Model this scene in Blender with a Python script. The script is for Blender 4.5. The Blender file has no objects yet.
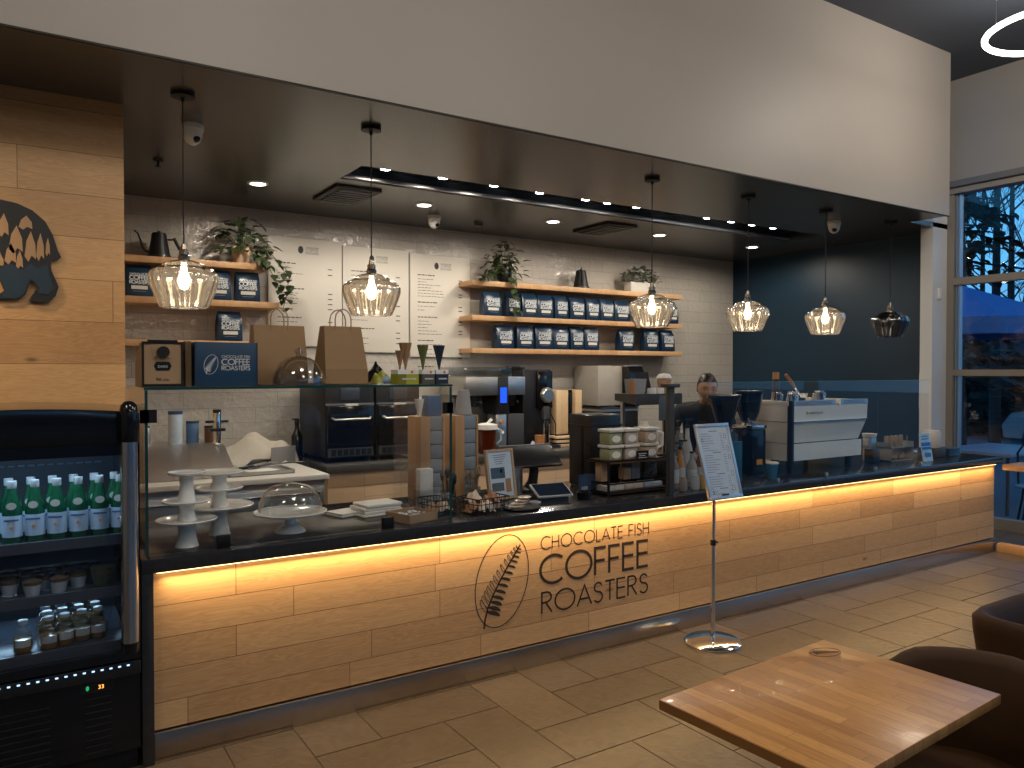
import bpy, bmesh, math, random
from mathutils import Vector, Matrix
random.seed(7)
PI = math.pi
C = bpy.context.scene.collection
S = bpy.context.scene

# ------------------------------------------------------------------ camera
cam_d = bpy.data.cameras.new('camera'); cam = bpy.data.objects.new('camera', cam_d); C.objects.link(cam)
cam_d.sensor_width = 36; cam_d.lens = 36 * 772 / 1024; cam_d.clip_start = .05; cam_d.clip_end = 300
cam.location = (0, 0, 1.62)
cam.rotation_euler = (math.radians(90 - .965), 0, math.radians(-32.7))
S.camera = cam

# ------------------------------------------------------------------ world, exposure
S.view_settings.view_transform = 'Standard'; S.view_settings.look = 'None'
S.view_settings.gamma = 1; S.view_settings.use_curve_mapping = False
S.view_settings.exposure = .18
w = bpy.data.worlds.new('dusk'); S.world = w; w.use_nodes = True
nt = w.node_tree; nt.nodes.clear()
out = nt.nodes.new('ShaderNodeOutputWorld'); bg = nt.nodes.new('ShaderNodeBackground')
tc = nt.nodes.new('ShaderNodeTexCoord'); sp = nt.nodes.new('ShaderNodeSeparateXYZ'); rp = nt.nodes.new('ShaderNodeValToRGB')
nt.links.new(tc.outputs['Generated'], sp.inputs[0]); nt.links.new(sp.outputs['Z'], rp.inputs[0])
nt.links.new(rp.outputs[0], bg.inputs[0]); nt.links.new(bg.outputs[0], out.inputs[0])
e = rp.color_ramp.elements
e[0].position = 0; e[0].color = (.10, .27, .52, 1)
e[1].position = .6; e[1].color = (.03, .16, .42, 1)
k = e.new(.12); k.color = (.10, .40, .76, 1)
bg.inputs[1].default_value = 1.3

# ------------------------------------------------------------------ area / point / spot lights
def lamp(kind, name, loc, power, color, **kw):
    d = bpy.data.lights.new(name, kind); d.energy = power; d.color = color
    for a, b in kw.items():
        if a != 'rot': setattr(d, a, b)
    o = bpy.data.objects.new(name, d); o.location = loc
    if 'rot' in kw: o.rotation_euler = kw['rot']
    C.objects.link(o); return o
WARM = (1, .80, .58); NEUT = (1, .88, .72)
COUNTER_LED = (1, .64, .27)
lamp('AREA', 'counter_led_light', (3.93, 3.453, .778), 25, COUNTER_LED, shape='RECTANGLE', size=6.85, size_y=.012, spread=math.radians(150),
     rot=(math.radians(-14), 0, 0))
SPOT_X = [2.403, 2.902, 3.383, 3.849, 4.355, 4.609, 4.969, 5.913, 6.276, 6.595, 6.937]
DOWN_X = [1.66, 3.15, 4.60, 6.06, 7.60]
for x in SPOT_X: lamp('SPOT', 'slot_spot_light', (x, 5.54, 3.165), 26, NEUT, spot_size=2.2, spot_blend=.8, shadow_soft_size=.04, rot=(math.radians(33), 0, 0))
for x in DOWN_X: lamp('SPOT', 'downlight_light', (x, 6.39, 3.125), 42, NEUT, spot_size=3.05, spot_blend=.45, shadow_soft_size=.05)
PEND = [(.78, 1), (1.876, 1), (4.236, 1), (5.357, 1), (6.44, 1), (7.50, 0)]
for x, on in PEND:
    if on: lamp('POINT', 'pendant_light', (x, 4.55, 2.10), 9.0, WARM, shadow_soft_size=.05)
RINGS = [(6.62, 2.72), (-1.3, 1.3), (1.2, 1.5), (3.7, 1.2), (1.6, -2.0), (5.6, -1.8)]  # first ring hangs in view, the rest are added to brighten the bulkhead
for x, y in RINGS: lamp('POINT', 'ring_lamp_light', (x, y, 4.12), 58 if y > 0 else 44, (1, .87, .72), shadow_soft_size=.30)
lamp('SPOT', 'wall_wash_light', (-.75, 4.25, 3.1), 70, (1, .70, .40), spot_size=1.9, spot_blend=.9, shadow_soft_size=.05,
     rot=(math.radians(20), 0, 0))
lamp('AREA', 'fridge_light', (0.0, 3.93, .955), 1.5, (.50, .76, 1), shape='RECTANGLE', size=.66, size_y=.02, rot=(math.radians(-35), 0, 0))
lamp('AREA', 'fridge_light', (0.0, 3.93, .725), 1.5, (.50, .76, 1), shape='RECTANGLE', size=.66, size_y=.02, rot=(math.radians(-35), 0, 0))
lamp('AREA', 'fridge_light', (0.0, 3.49, 1.312), 2.6, (.55, .78, 1), shape='RECTANGLE', size=.66, size_y=.02, rot=(math.radians(12), 0, 0))

# ------------------------------------------------------------------ materials
def newmat(name):
    m = bpy.data.materials.new(name); m.use_nodes = True
    t = m.node_tree; t.nodes.clear()
    o = t.nodes.new('ShaderNodeOutputMaterial'); return m, t, o
def N(t, kind, **kw):
    n = t.nodes.new(kind)
    for a, b in kw.items(): setattr(n, a, b)
    return n
def L(t, a, b): t.links.new(a, b)
_mc = {}
def M(name, col=(.5, .5, .5), rough=.5, metal=0, var=.08, scale=14, bump=0, spec=.5, emit=None, es=0, coat=0, alpha=None, trans=0):
    if name in _mc: return _mc[name]
    m, t, o = newmat(name)
    p = N(t, 'ShaderNodeBsdfPrincipled'); L(t, p.outputs[0], o.inputs[0])
    tc = N(t, 'ShaderNodeTexCoord'); no = N(t, 'ShaderNodeTexNoise'); no.inputs['Scale'].default_value = scale
    no.inputs['Detail'].default_value = 4
    L(t, tc.outputs['Object'], no.inputs['Vector'])
    mx = N(t, 'ShaderNodeMix', data_type='RGBA')
    mx.inputs['A'].default_value = tuple(c * (1 - var) for c in col) + (1,)
    mx.inputs['B'].default_value = tuple(min(1, c * (1 + var)) for c in col) + (1,)
    L(t, no.outputs['Fac'], mx.inputs['Factor']); L(t, mx.outputs['Result'], p.inputs['Base Color'])
    p.inputs['Roughness'].default_value = rough; p.inputs['Metallic'].default_value = metal
    p.inputs['Specular IOR Level'].default_value = spec; p.inputs['Coat Weight'].default_value = coat
    p.inputs['Transmission Weight'].default_value = trans
    if emit: p.inputs['Emission Color'].default_value = emit + (1,); p.inputs['Emission Strength'].default_value = es
    if bump:
        b = N(t, 'ShaderNodeBump'); b.inputs['Strength'].default_value = bump; b.inputs['Distance'].default_value = .01
        L(t, no.outputs['Fac'], b.inputs['Height']); L(t, b.outputs[0], p.inputs['Normal'])
    _mc[name] = m; return m
def glass(name, tint=(.9, .95, .95), refl=1.0, rough=.02, ior=1.45, haze=0):
    if name in _mc: return _mc[name]
    m, t, o = newmat(name)
    tr = N(t, 'ShaderNodeBsdfTransparent'); gl = N(t, 'ShaderNodeBsdfGlossy'); fr = N(t, 'ShaderNodeFresnel'); mx = N(t, 'ShaderNodeMixShader')
    t.nodes.remove(fr); fr = N(t, 'ShaderNodeMath', operation='MULTIPLY_ADD'); fr.inputs[1].default_value = .96; fr.inputs[2].default_value = (ior - 1) ** 2 / (ior + 1) ** 2
    lw = N(t, 'ShaderNodeLayerWeight'); pw = N(t, 'ShaderNodeMath', operation='POWER'); pw.inputs[1].default_value = 5
    L(t, lw.outputs['Facing'], pw.inputs[0]); L(t, pw.outputs[0], fr.inputs[0])
    no = N(t, 'ShaderNodeTexNoise'); no.inputs['Scale'].default_value = 3
    rm = N(t, 'ShaderNodeMapRange'); rm.inputs['To Min'].default_value = rough * .7; rm.inputs['To Max'].default_value = rough * 1.3
    L(t, no.outputs['Fac'], rm.inputs['Value']); L(t, rm.outputs[0], gl.inputs['Roughness'])
    tr.inputs[0].default_value = tint + (1,); 
    mu = N(t, 'ShaderNodeMath', operation='MULTIPLY'); mu.inputs[1].default_value = refl; mu.use_clamp = True
    L(t, fr.outputs[0], mu.inputs[0]); L(t, mu.outputs[0], mx.inputs[0])
    base = tr
    if haze:
        tl = N(t, 'ShaderNodeBsdfTranslucent'); tl.inputs[0].default_value = (.85, .80, .72, 1); hz = N(t, 'ShaderNodeMixShader'); hz.inputs[0].default_value = haze
        L(t, tr.outputs[0], hz.inputs[1]); L(t, tl.outputs[0], hz.inputs[2]); base = hz
    L(t, base.outputs[0], mx.inputs[1]); L(t, gl.outputs[0], mx.inputs[2]); L(t, mx.outputs[0], o.inputs[0])
    _mc[name] = m; return m
def emis(name, col, s):
    if name in _mc: return _mc[name]
    m, t, o = newmat(name); e = N(t, 'ShaderNodeEmission'); e.inputs[0].default_value = col + (1,); e.inputs[1].default_value = s
    L(t, e.outputs[0], o.inputs[0]); _mc[name] = m; return m
def planks(name, c1, c2, w=.95, h=.135, axes='XZ', rough=.45, seam=.0016, grain=1.0, phase=(0, 0), seamcol=.35, off=.37, coat=0):
    """planks laid in the plane of `axes`, the first axis along the board"""
    if name in _mc: return _mc[name]
    m, t, o = newmat(name)
    p = N(t, 'ShaderNodeBsdfPrincipled'); L(t, p.outputs[0], o.inputs[0])
    tc = N(t, 'ShaderNodeTexCoord'); se = N(t, 'ShaderNodeSeparateXYZ'); co = N(t, 'ShaderNodeCombineXYZ')
    L(t, tc.outputs['Object'], se.inputs[0])
    for i, a in enumerate(axes):
        ad = N(t, 'ShaderNodeMath', operation='ADD'); ad.inputs[1].default_value = phase[i] + 10
        L(t, se.outputs[a], ad.inputs[0]); L(t, ad.outputs[0], co.inputs[i])
    br = N(t, 'ShaderNodeTexBrick'); br.offset = off; br.offset_frequency = 2; br.squash = .72; br.squash_frequency = 3
    br.inputs['Scale'].default_value = 1; br.inputs['Mortar Size'].default_value = seam; br.inputs['Mortar Smooth'].default_value = .1
    br.inputs['Brick Width'].default_value = w; br.inputs['Row Height'].default_value = h; br.inputs['Bias'].default_value = 0
    br.inputs['Color1'].default_value = (0, 0, 0, 1); br.inputs['Color2'].default_value = (1, 1, 1, 1); br.inputs['Mortar'].default_value = (.5, .5, .5, 1)
    L(t, co.outputs[0], br.inputs['Vector'])
    # grain: stretched noise displaced per plank
    mp = N(t, 'ShaderNodeVectorMath', operation='MULTIPLY'); mp.inputs[1].default_value = (1.6, 22, 1)
    L(t, co.outputs[0], mp.inputs[0])
    sc = N(t, 'ShaderNodeVectorMath', operation='SCALE'); sc.inputs['Scale'].default_value = 37
    L(t, br.outputs['Color'], sc.inputs[0])
    ad = N(t, 'ShaderNodeVectorMath', operation='ADD'); L(t, mp.outputs[0], ad.inputs[0]); L(t, sc.outputs[0], ad.inputs[1])
    n1 = N(t, 'ShaderNodeTexNoise'); n1.inputs['Scale'].default_value = 1.3; n1.inputs['Detail'].default_value = 6; n1.inputs['Distortion'].default_value = .9
    L(t, ad.outputs[0], n1.inputs['Vector'])
    wv = N(t, 'ShaderNodeMath', operation='PINGPONG'); wv.inputs[1].default_value = .045
    L(t, n1.outputs['Fac'], wv.inputs[0])
    sum_ = N(t, 'ShaderNodeMath', operation='MULTIPLY_ADD'); sum_.inputs[1].default_value = 9.5 * grain; sum_.inputs[2].default_value = 0
    L(t, wv.outputs[0], sum_.inputs[0])
    f = N(t, 'ShaderNodeMath', operation='MULTIPLY_ADD'); f.inputs[1].default_value = .62
    sb = N(t, 'ShaderNodeSeparateColor'); L(t, br.outputs['Color'], sb.inputs[0])
    L(t, sb.outputs[0], f.inputs[0]); L(t, sum_.outputs[0], f.inputs[2])
    rp = N(t, 'ShaderNodeMix', data_type='RGBA'); rp.inputs['A'].default_value = c1 + (1,); rp.inputs['B'].default_value = c2 + (1,)
    L(t, f.outputs[0], rp.inputs['Factor'])
    # knots
    vo = N(t, 'ShaderNodeTexVoronoi'); vo.inputs['Scale'].default_value = 1.1
    kv = N(t, 'ShaderNodeVectorMath', operation='MULTIPLY'); kv.inputs[1].default_value = (1, 2.6, 1)
    L(t, co.outputs[0], kv.inputs[0]); L(t, kv.outputs[0], vo.inputs['Vector'])
    kr = N(t, 'ShaderNodeMapRange'); kr.inputs['From Min'].default_value = .012; kr.inputs['From Max'].default_value = .045
    kr.inputs['To Min'].default_value = .75; kr.inputs['To Max'].default_value = 0
    L(t, vo.outputs['Distance'], kr.inputs['Value'])
    kc = N(t, 'ShaderNodeMix', data_type='RGBA'); kc.inputs['B'].default_value = tuple(c * .25 for c in c1) + (1,)
    L(t, kr.outputs[0], kc.inputs['Factor']); L(t, rp.outputs['Result'], kc.inputs['A'])
    mo = N(t, 'ShaderNodeMix', data_type='RGBA'); mo.inputs['B'].default_value = tuple(c * seamcol for c in c1) + (1,)
    L(t, br.outputs['Fac'], mo.inputs['Factor']); L(t, kc.outputs['Result'], mo.inputs['A'])
    L(t, mo.outputs['Result'], p.inputs['Base Color']); p.inputs['Roughness'].default_value = rough; p.inputs['Coat Weight'].default_value = coat
    bp = N(t, 'ShaderNodeBump'); bp.inputs['Strength'].default_value = .25; bp.inputs['Distance'].default_value = .002; bp.invert = True
    L(t, br.outputs['Fac'], bp.inputs['Height']); L(t, bp.outputs[0], p.inputs['Normal'])
    _mc[name] = m; return m
def tiles(name, col, grout, w=.40, h=.20, axes='XZ', rough=.14, wav=.55, off=.5, phase=(0, 0)):
    """glossy hand-made wall tile with a wavy face"""
    m, t, o = newmat(name)
    p = N(t, 'ShaderNodeBsdfPrincipled'); L(t, p.outputs[0], o.inputs[0])
    tc = N(t, 'ShaderNodeTexCoord'); se = N(t, 'ShaderNodeSeparateXYZ'); co = N(t, 'ShaderNodeCombineXYZ')
    L(t, tc.outputs['Object'], se.inputs[0])
    for i, a in enumerate(axes):
        ad = N(t, 'ShaderNodeMath', operation='ADD'); ad.inputs[1].default_value = phase[i]
        L(t, se.outputs[a], ad.inputs[0]); L(t, ad.outputs[0], co.inputs[i])
    br = N(t, 'ShaderNodeTexBrick'); br.offset = off; br.inputs['Scale'].default_value = 1
    br.inputs['Mortar Size'].default_value = .0022; br.inputs['Mortar Smooth'].default_value = .2
    br.inputs['Brick Width'].default_value = w; br.inputs['Row Height'].default_value = h
    br.inputs['Color1'].default_value = tuple(c * .93 for c in col) + (1,); br.inputs['Color2'].default_value = col + (1,)
    br.inputs['Mortar'].default_value = grout + (1,)
    L(t, co.outputs[0], br.inputs['Vector']); L(t, br.outputs['Color'], p.inputs['Base Color'])
    no = N(t, 'ShaderNodeTexNoise'); no.inputs['Scale'].default_value = 17; no.inputs['Detail'].default_value = 2.5
    L(t, co.outputs[0], no.inputs['Vector'])
    b1 = N(t, 'ShaderNodeBump'); b1.inputs['Strength'].default_value = wav; b1.inputs['Distance'].default_value = .02
    L(t, no.outputs['Fac'], b1.inputs['Height'])
    b2 = N(t, 'ShaderNodeBump'); b2.inputs['Strength'].default_value = .6; b2.inputs['Distance'].default_value = .003; b2.invert = True
    L(t, br.outputs['Fac'], b2.inputs['Height']); L(t, b1.outputs[0], b2.inputs['Normal']); L(t, b2.outputs[0], p.inputs['Normal'])
    p.inputs['Roughness'].default_value = rough
    return m

white_wall = M('painted_wall', (.26, .245, .23), .55, var=.03, scale=2)
soffit_paint = M('charcoal_paint', (.062, .060, .057), .26, var=.08, scale=3)
navy_ceiling = M('navy_ceiling_paint', (.045, .055, .075), .6, var=.06, scale=2)
blue_wall = M('deep_blue_paint', (.004, .026, .052), .45, var=.06, scale=2)
oak = planks('white_oak_planks', (.43, .245, .110), (.70, .455, .235), w=1.0, h=.135, phase=(.2, .0235))
oak_wall = planks('oak_wall_planks', (.40, .215, .088), (.66, .41, .19), w=1.7, h=.235, phase=(.55, .09))
shelf_wood = planks('shelf_oak', (.44, .25, .115), (.60, .37, .19), w=3, h=.5, seam=0.0001, axes='XY')
table_wood = planks('butcher_block', (.38, .16, .040), (.74, .38, .12), w=.30, h=.042, axes='YX', rough=.32, seam=.0004, grain=.7, coat=.08, off=.43)
cab_wood = planks('cabinet_veneer', (.50, .33, .19), (.60, .42, .26), w=2.2, h=.35, axes='ZX', seam=.0012)
dark_stone = M('dark_quartz', (.030, .030, .032), .16, var=.35, scale=60)
grey_stone = M('grey_quartz', (.075, .073, .070), .25, var=.2, scale=50)
steel = M('brushed_steel', (.60, .59, .57), .34, 1, var=.08, scale=30)
chrome = M('polished_chrome', (.85, .84, .82), .07, 1, var=.02)
black_gloss = M('black_gloss', (.006, .006, .007), .12, var=.1)
black_matte = M('black_matte', (.007, .007, .008), .5, var=.1, spec=.3)
black_plastic = M('black_plastic', (.014, .014, .016), .32, var=.1)
dark_grey = M('dark_grey_plastic', (.05, .05, .055), .45, var=.1)
white_cer = M('white_glazed_ceramic', (.88, .87, .84), .15, var=.03, coat=.3)
white_plastic = M('white_plastic', (.75, .74, .71), .35, var=.03)
paper = M('white_paper', (.78, .77, .74), .7, var=.03)
kraft = M('kraft_paper', (.30, .185, .09), .75, var=.08, scale=9, bump=.15)
kraft_board = M('kraft_card', (.36, .235, .13), .7, var=.06, scale=20)
bag_blue = M('navy_coffee_bag', (.005, .022, .052), .28, var=.12, scale=20, bump=.5)
box_blue = M('navy_box', (.008, .046, .105), .5, var=.05)
clear = glass('clear_pane', (.985, .993, .99), 1.0, .004)
clear_obj = glass('clear_glass', (.90, .92, .92), 1.6, .03, 1.5)
smoke = glass('smoky_pendant_glass', (.70, .675, .635), 3.4, .06, 1.6, haze=.06)
smoke_unlit = glass('unlit_pendant_glass', (.60, .59, .58), 2.6, .05, 1.6)  # same pendant glass, darkened in colour for the lamp that is off
leaf_m = M('ivy_leaf', (.026, .043, .013), .42, var=.5, scale=9)
leaf_dry = M('dried_leaf', (.20, .22, .17), .7, var=.35, scale=20)
terracotta = M('tan_pot', (.52, .36, .24), .7, var=.08)

# ------------------------------------------------------------------ mesh builder
class B:
    def __init__(s): s.b = bmesh.new()
    def _v(s, pts): return [s.b.verts.new(p) for p in pts]
    def box(s, x0, x1, y0, y1, z0, z1, bev=0, seg=2):
        v = s._v([(x, y, z) for z in (z0, z1) for x, y in ((x0, y0), (x1, y0), (x1, y1), (x0, y1))])
        fs = [s.b.faces.new([v[i] for i in f]) for f in ((3, 2, 1, 0), (4, 5, 6, 7), (0, 1, 5, 4), (1, 2, 6, 5), (2, 3, 7, 6), (3, 0, 4, 7))]
        if bev:
            es = list({e for f in fs for e in f.edges})
            bmesh.ops.bevel(s.b, geom=es, offset=bev, segments=seg, profile=.5, affect='EDGES')
        return s
    def loft(s, rings, cap=True, close=True):
        vr = [s._v(r) for r in rings]
        for a, b in zip(vr, vr[1:]):
            n = len(a)
            for i in range(n if close else n - 1):
                j = (i + 1) % n
                s.b.faces.new((a[i], a[j], b[j], b[i]))
        if cap and close:
            s.b.faces.new(vr[0][::-1]); s.b.faces.new(vr[-1])
        return s
    def lathe(s, prof, c=(0, 0, 0), n=32, cap=False, sx=1, sy=1, rib=0, ribn=12):
        rings = []
        for r, z in prof:
            ring = []
            for i in range(n):
                a = 2 * PI * i / n; q = max(r, .0002) * (1 + rib * math.cos(ribn * a))
                ring.append((c[0] + sx * q * math.cos(a), c[1] + sy * q * math.sin(a), c[2] + z))
            rings.append(ring)
        return s.loft(rings, cap)
    def cyl(s, p0, p1, r0, r1=None, n=16):
        r1 = r0 if r1 is None else r1
        p0, p1 = Vector(p0), Vector(p1); d = (p1 - p0).normalized()
        u = d.orthogonal().normalized(); w_ = d.cross(u)
        ring = lambda p, r: [p + u * (r * math.cos(2 * PI * i / n)) + w_ * (r * math.sin(2 * PI * i / n)) for i in range(n)]
        return s.loft([ring(p0, r0), ring(p1, r1)])
    def tube(s, pts, r, n=8, close=False):
        pts = [Vector(p) for p in pts]; rings = []; u = None
        for i, p in enumerate(pts):
            a = pts[max(i - 1, 0)]; b = pts[min(i + 1, len(pts) - 1)]
            if close: a = pts[i - 1]; b = pts[(i + 1) % len(pts)]
            d = (b - a).normalized()
            if u is None: u = d.orthogonal().normalized()
            u = (u - d * u.dot(d)).normalized(); w_ = d.cross(u)
            rr = r[i] if isinstance(r, (list, tuple)) else r
            rings.append([p + u * (rr * math.cos(2 * PI * k / n)) + w_ * (rr * math.sin(2 * PI * k / n)) for k in range(n)])
        if close:
            rings.append(rings[0]); return s.loft(rings, cap=False)
        return s.loft(rings)
    def prism(s, poly, axis, a, b):
        """poly in the two other axes (order: X:(y,z) Y:(x,z) Z:(x,y))"""
        f = {'X': lambda p, t: (t, p[0], p[1]), 'Y': lambda p, t: (p[0], t, p[1]), 'Z': lambda p, t: (p[0], p[1], t)}[axis]
        return s.loft([[f(p, a) for p in poly], [f(p, b) for p in poly]])
    def ell(s, c, r, n=20, m=12):
        rings = []
        for j in range(m + 1):
            th = -PI / 2 + PI * j / m
            rr = max(math.cos(th), .001)
            rings.append([(c[0] + r[0] * rr * math.cos(2 * PI * i / n), c[1] + r[1] * rr * math.sin(2 * PI * i / n), c[2] + r[2] * math.sin(th)) for i in range(n)])
        return s.loft(rings, cap=True)
    def quad(s, *p): s.b.faces.new(s._v(p)); return s
    def ribbon(s, pts, w_, O, ux, uz, d):
        """flat lettering stroke: 2-D points in the plane (O, ux, uz), width w_, thickness d outwards"""
        ux, uz, O = Vector(ux), Vector(uz), Vector(O); nn = ux.cross(uz)
        P = [Vector(p) for p in pts]
        if len(P) < 2: return s
        clo = (P[0] - P[-1]).length < 1e-6
        if clo: P = P[:-1]
        Lf, Rt = [], []; n = len(P)
        for i, p in enumerate(P):
            a = P[i - 1] if (i or clo) else p; b = P[(i + 1) % n] if (i < n - 1 or clo) else p
            t1 = (p - a).normalized() if (p - a).length > 0 else (b - p).normalized()
            t2 = (b - p).normalized() if (b - p).length > 0 else t1
            t = (t1 + t2); t = t.normalized() if t.length > 1e-6 else t1
            nx = Vector((-t.y, t.x)); k_ = 1 / max(.5, abs(nx.dot(Vector((-t1.y, t1.x)))))
            Lf.append(p + nx * (w_ / 2 * k_)); Rt.append(p - nx * (w_ / 2 * k_))
        W = lambda q, h: O + ux * q.x + uz * q.y + nn * h
        rng = range(n if clo else n - 1)
        A = s._v([W(q, d) for q in Lf]); Bv = s._v([W(q, d) for q in Rt])
        A0 = s._v([W(q, 0) for q in Lf]); B0 = s._v([W(q, 0) for q in Rt])
        for i in rng:
            j = (i + 1) % n
            s.b.faces.new((A[i], Bv[i], Bv[j], A[j])); s.b.faces.new((A0[i], A[i], A[j], A0[j])); s.b.faces.new((Bv[i], B0[i], B0[j], Bv[j]))
        return s
    def flat(s, pts, O, ux, uz, d=.001):
        ux, uz, O = Vector(ux), Vector(uz), Vector(O); nn = ux.cross(uz)
        f = [O + ux * p[0] + uz * p[1] for p in pts]
        return s.loft([f, [q + nn * d for q in f]])
    def mesh(s, name, mat, smooth=False):
        bmesh.ops.recalc_face_normals(s.b, faces=s.b.faces)
        me = bpy.data.meshes.new(name); s.b.to_mesh(me); s.b.free()
        for m in (mat if isinstance(mat, (list, tuple)) else [mat]): me.materials.append(m)
        if smooth:
            for p in me.polygons: p.use_smooth = True
            try: me.set_sharp_from_angle(angle=math.radians(smooth if smooth is not True else 40))
            except Exception: pass
        return me
    def build(s, name, mat, parent=None, smooth=40, loc=None):
        o = bpy.data.objects.new(name, s.mesh(name, mat, smooth)); C.objects.link(o)
        if parent: o.parent = parent
        if loc: o.location = loc
        return o
def tag(o, label=None, cat=None, group=None, kind=None):
    if label: o['label'] = label
    if cat: o['category'] = cat
    if group: o['group'] = group
    if kind: o['kind'] = kind
    return o
def thing(name, label, cat, loc=(0, 0, 0), rz=0, group=None):
    o = bpy.data.objects.new(name, None); C.objects.link(o); o.location = loc; o.rotation_euler = (0, 0, rz); o.empty_display_size = .05
    return tag(o, label, cat, group)
def one(name, b, mat, label, cat, loc=(0, 0, 0), rz=0, group=None, smooth=40):
    o = b.build(name, mat, smooth=smooth); o.location = loc; o.rotation_euler = (0, 0, rz)
    return tag(o, label, cat, group)
def struct(name, b, mat, parent=None, smooth=False):
    o = b.build(name, mat, parent, smooth)
    if not parent: o['kind'] = 'structure'
    return o
def dup(root, loc, rz=None, label=None, group=None, scale=None):
    r = root.copy(); C.objects.link(r); r.location = loc
    if rz is not None: r.rotation_euler = (0, 0, rz)
    if scale: r.scale = scale
    if label: r['label'] = label
    if group: r['group'] = group
    for ch in list(root.children):
        c = ch.copy(); C.objects.link(c); c.parent = r
        for g in ch.children:
            d = g.copy(); C.objects.link(d); d.parent = c
    return r
def text_mesh(name, body, size, mat, parent, O, ux=(1, 0, 0), uz=(0, 0, 1), depth=.0006, align='LEFT', off=0, fit=None):
    cu = bpy.data.curves.new(name, 'FONT'); cu.body = body; cu.size = size; cu.extrude = depth; cu.align_x = align; cu.offset = off
    tmp = bpy.data.objects.new(name + '_src', cu); C.objects.link(tmp)
    me = bpy.data.meshes.new_from_object(tmp); bpy.data.objects.remove(tmp); bpy.data.curves.remove(cu)
    if fit:
        xs = [v.co.x for v in me.vertices]; k_ = fit / max(1e-6, max(xs) - min(xs))
        for v in me.vertices: v.co.x *= k_
    ux, uz = Vector(ux).normalized(), Vector(uz).normalized(); nn = ux.cross(uz)
    mt = Matrix((ux, uz, nn)).transposed().to_4x4(); mt.translation = Vector(O); me.transform(mt)
    me.materials.clear(); me.materials.append(mat)
    o = bpy.data.objects.new(name, me); C.objects.link(o); o.parent = parent; return o

# ------------------------------------------------------------------ stroke lettering
def arc(cx, cy, rx, ry, a0, a1, n=22): return [(cx + rx * math.cos(math.radians(a0 + (a1 - a0) * i / n)), cy + ry * math.sin(math.radians(a0 + (a1 - a0) * i / n))) for i in range(n + 1)]
GL = {
 'C': (.86, [arc(.5, .5, .5, .5, 48, 312)]), 'O': (1.02, [arc(.5, .5, .5, .5, 0, 360, 32)]),
 'H': (.66, [[(0, 0), (0, 1)], [(.6, 0), (.6, 1)], [(0, .52), (.6, .52)]]),
 'L': (.42, [[(0, 1), (0, 0), (.4, 0)]]), 'A': (.74, [[(0, 0), (.37, 1), (.74, 0)], [(.13, .33), (.61, .33)]]),
 'T': (.54, [[(0, 1), (.52, 1)], [(.26, 1), (.26, 0)]]),
 'E': (.50, [[(.46, 1), (0, 1), (0, 0), (.46, 0)], [(0, .52), (.44, .52)]]),
 'F': (.46, [[(.44, 1), (0, 1), (0, 0)], [(0, .52), (.40, .52)]]), 'I': (.06, [[(.02, 0), (.02, 1)]]),
 'S': (.50, [arc(.24, .76, .2, .23, 20, 250, 12) + arc(.24, .27, .23, .26, 85, -150, 12)]),
 'R': (.54, [[(0, 0), (0, 1), (.24, 1)] + arc(.24, .76, .22, .24, 85, -90, 10) + [(0, .5)], [(.2, .5), (.5, 0)]]),
 ' ': (.30, [])}
def strokes(b, text, O, ux, uz, width, height, wt, d=.001, gap=.16):
    tot = sum(GL[c][0] for c in text) + gap * (len(text) - 1); kx = width / tot; x = 0
    for c in text:
        gw, ls = GL[c]
        for l in ls: b.ribbon([((x + px) * kx, py * height) for px, py in l], wt, O, ux, uz, d)
        x += gw + gap
def fern_logo(b, O, ux, uz, s, wt, d=.001, fine=True):
    """tilted oval outline with a fern frond inside; s = overall height, origin = lower-left corner"""
    ov = []
    for i in range(49):
        a = 2 * PI * i / 48; x, y = .34 * math.cos(a), .52 * math.sin(a)
        t_ = math.radians(-14); ov.append(((.44 + x * math.cos(t_) - y * math.sin(t_)) * s, (.5 + x * math.sin(t_) + y * math.cos(t_)) * s))
    b.ribbon(ov, wt * .45, O, ux, uz, d)
    stem = [(.20, .0), (.215, .10), (.25, .22), (.32, .36), (.42, .52), (.53, .68), (.62, .80), (.68, .88)]
    b.ribbon([(x * s, y * s) for x, y in stem], wt * .9, O, ux, uz, d)
    def pt(t):
        f = t * (len(stem) - 1); i = min(int(f), len(stem) - 2); f -= i
        return (stem[i][0] * (1 - f) + stem[i + 1][0] * f, stem[i][1] * (1 - f) + stem[i + 1][1] * f)
    n = 13
    for i in range(n):
        t = .24 + .74 * i / n; p = pt(t); ln = .20 * (1 - t) ** .7 + .02
        def leaf(ang, l, wd):
            ca, sa = math.cos(math.radians(ang)), math.sin(math.radians(ang)); o_ = []
            for q in range(12):
                a = 2 * PI * q / 12; u = (1 + math.cos(a)) / 2 * l; v = math.sin(a) * wd * (.6 + .4 * math.cos(a * .5))
                o_.append(((p[0] + u * ca - v * sa) * s, (p[1] + u * sa + v * ca) * s))
            return o_
        b.flat(leaf(-18 - 8 * (1 - t), ln, ln * .22), O, ux, uz, d)
        q = leaf(118, ln * .9, ln * .2)
        if fine: b.ribbon(q + [q[0]], wt * .25, O, ux, uz, d)
        else: b.flat(q, O, ux, uz, d)

# ================================================================== THE SETTING
XR, YB, ZC, ZS = 8.45, 7.42, 4.72, 3.14
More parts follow.
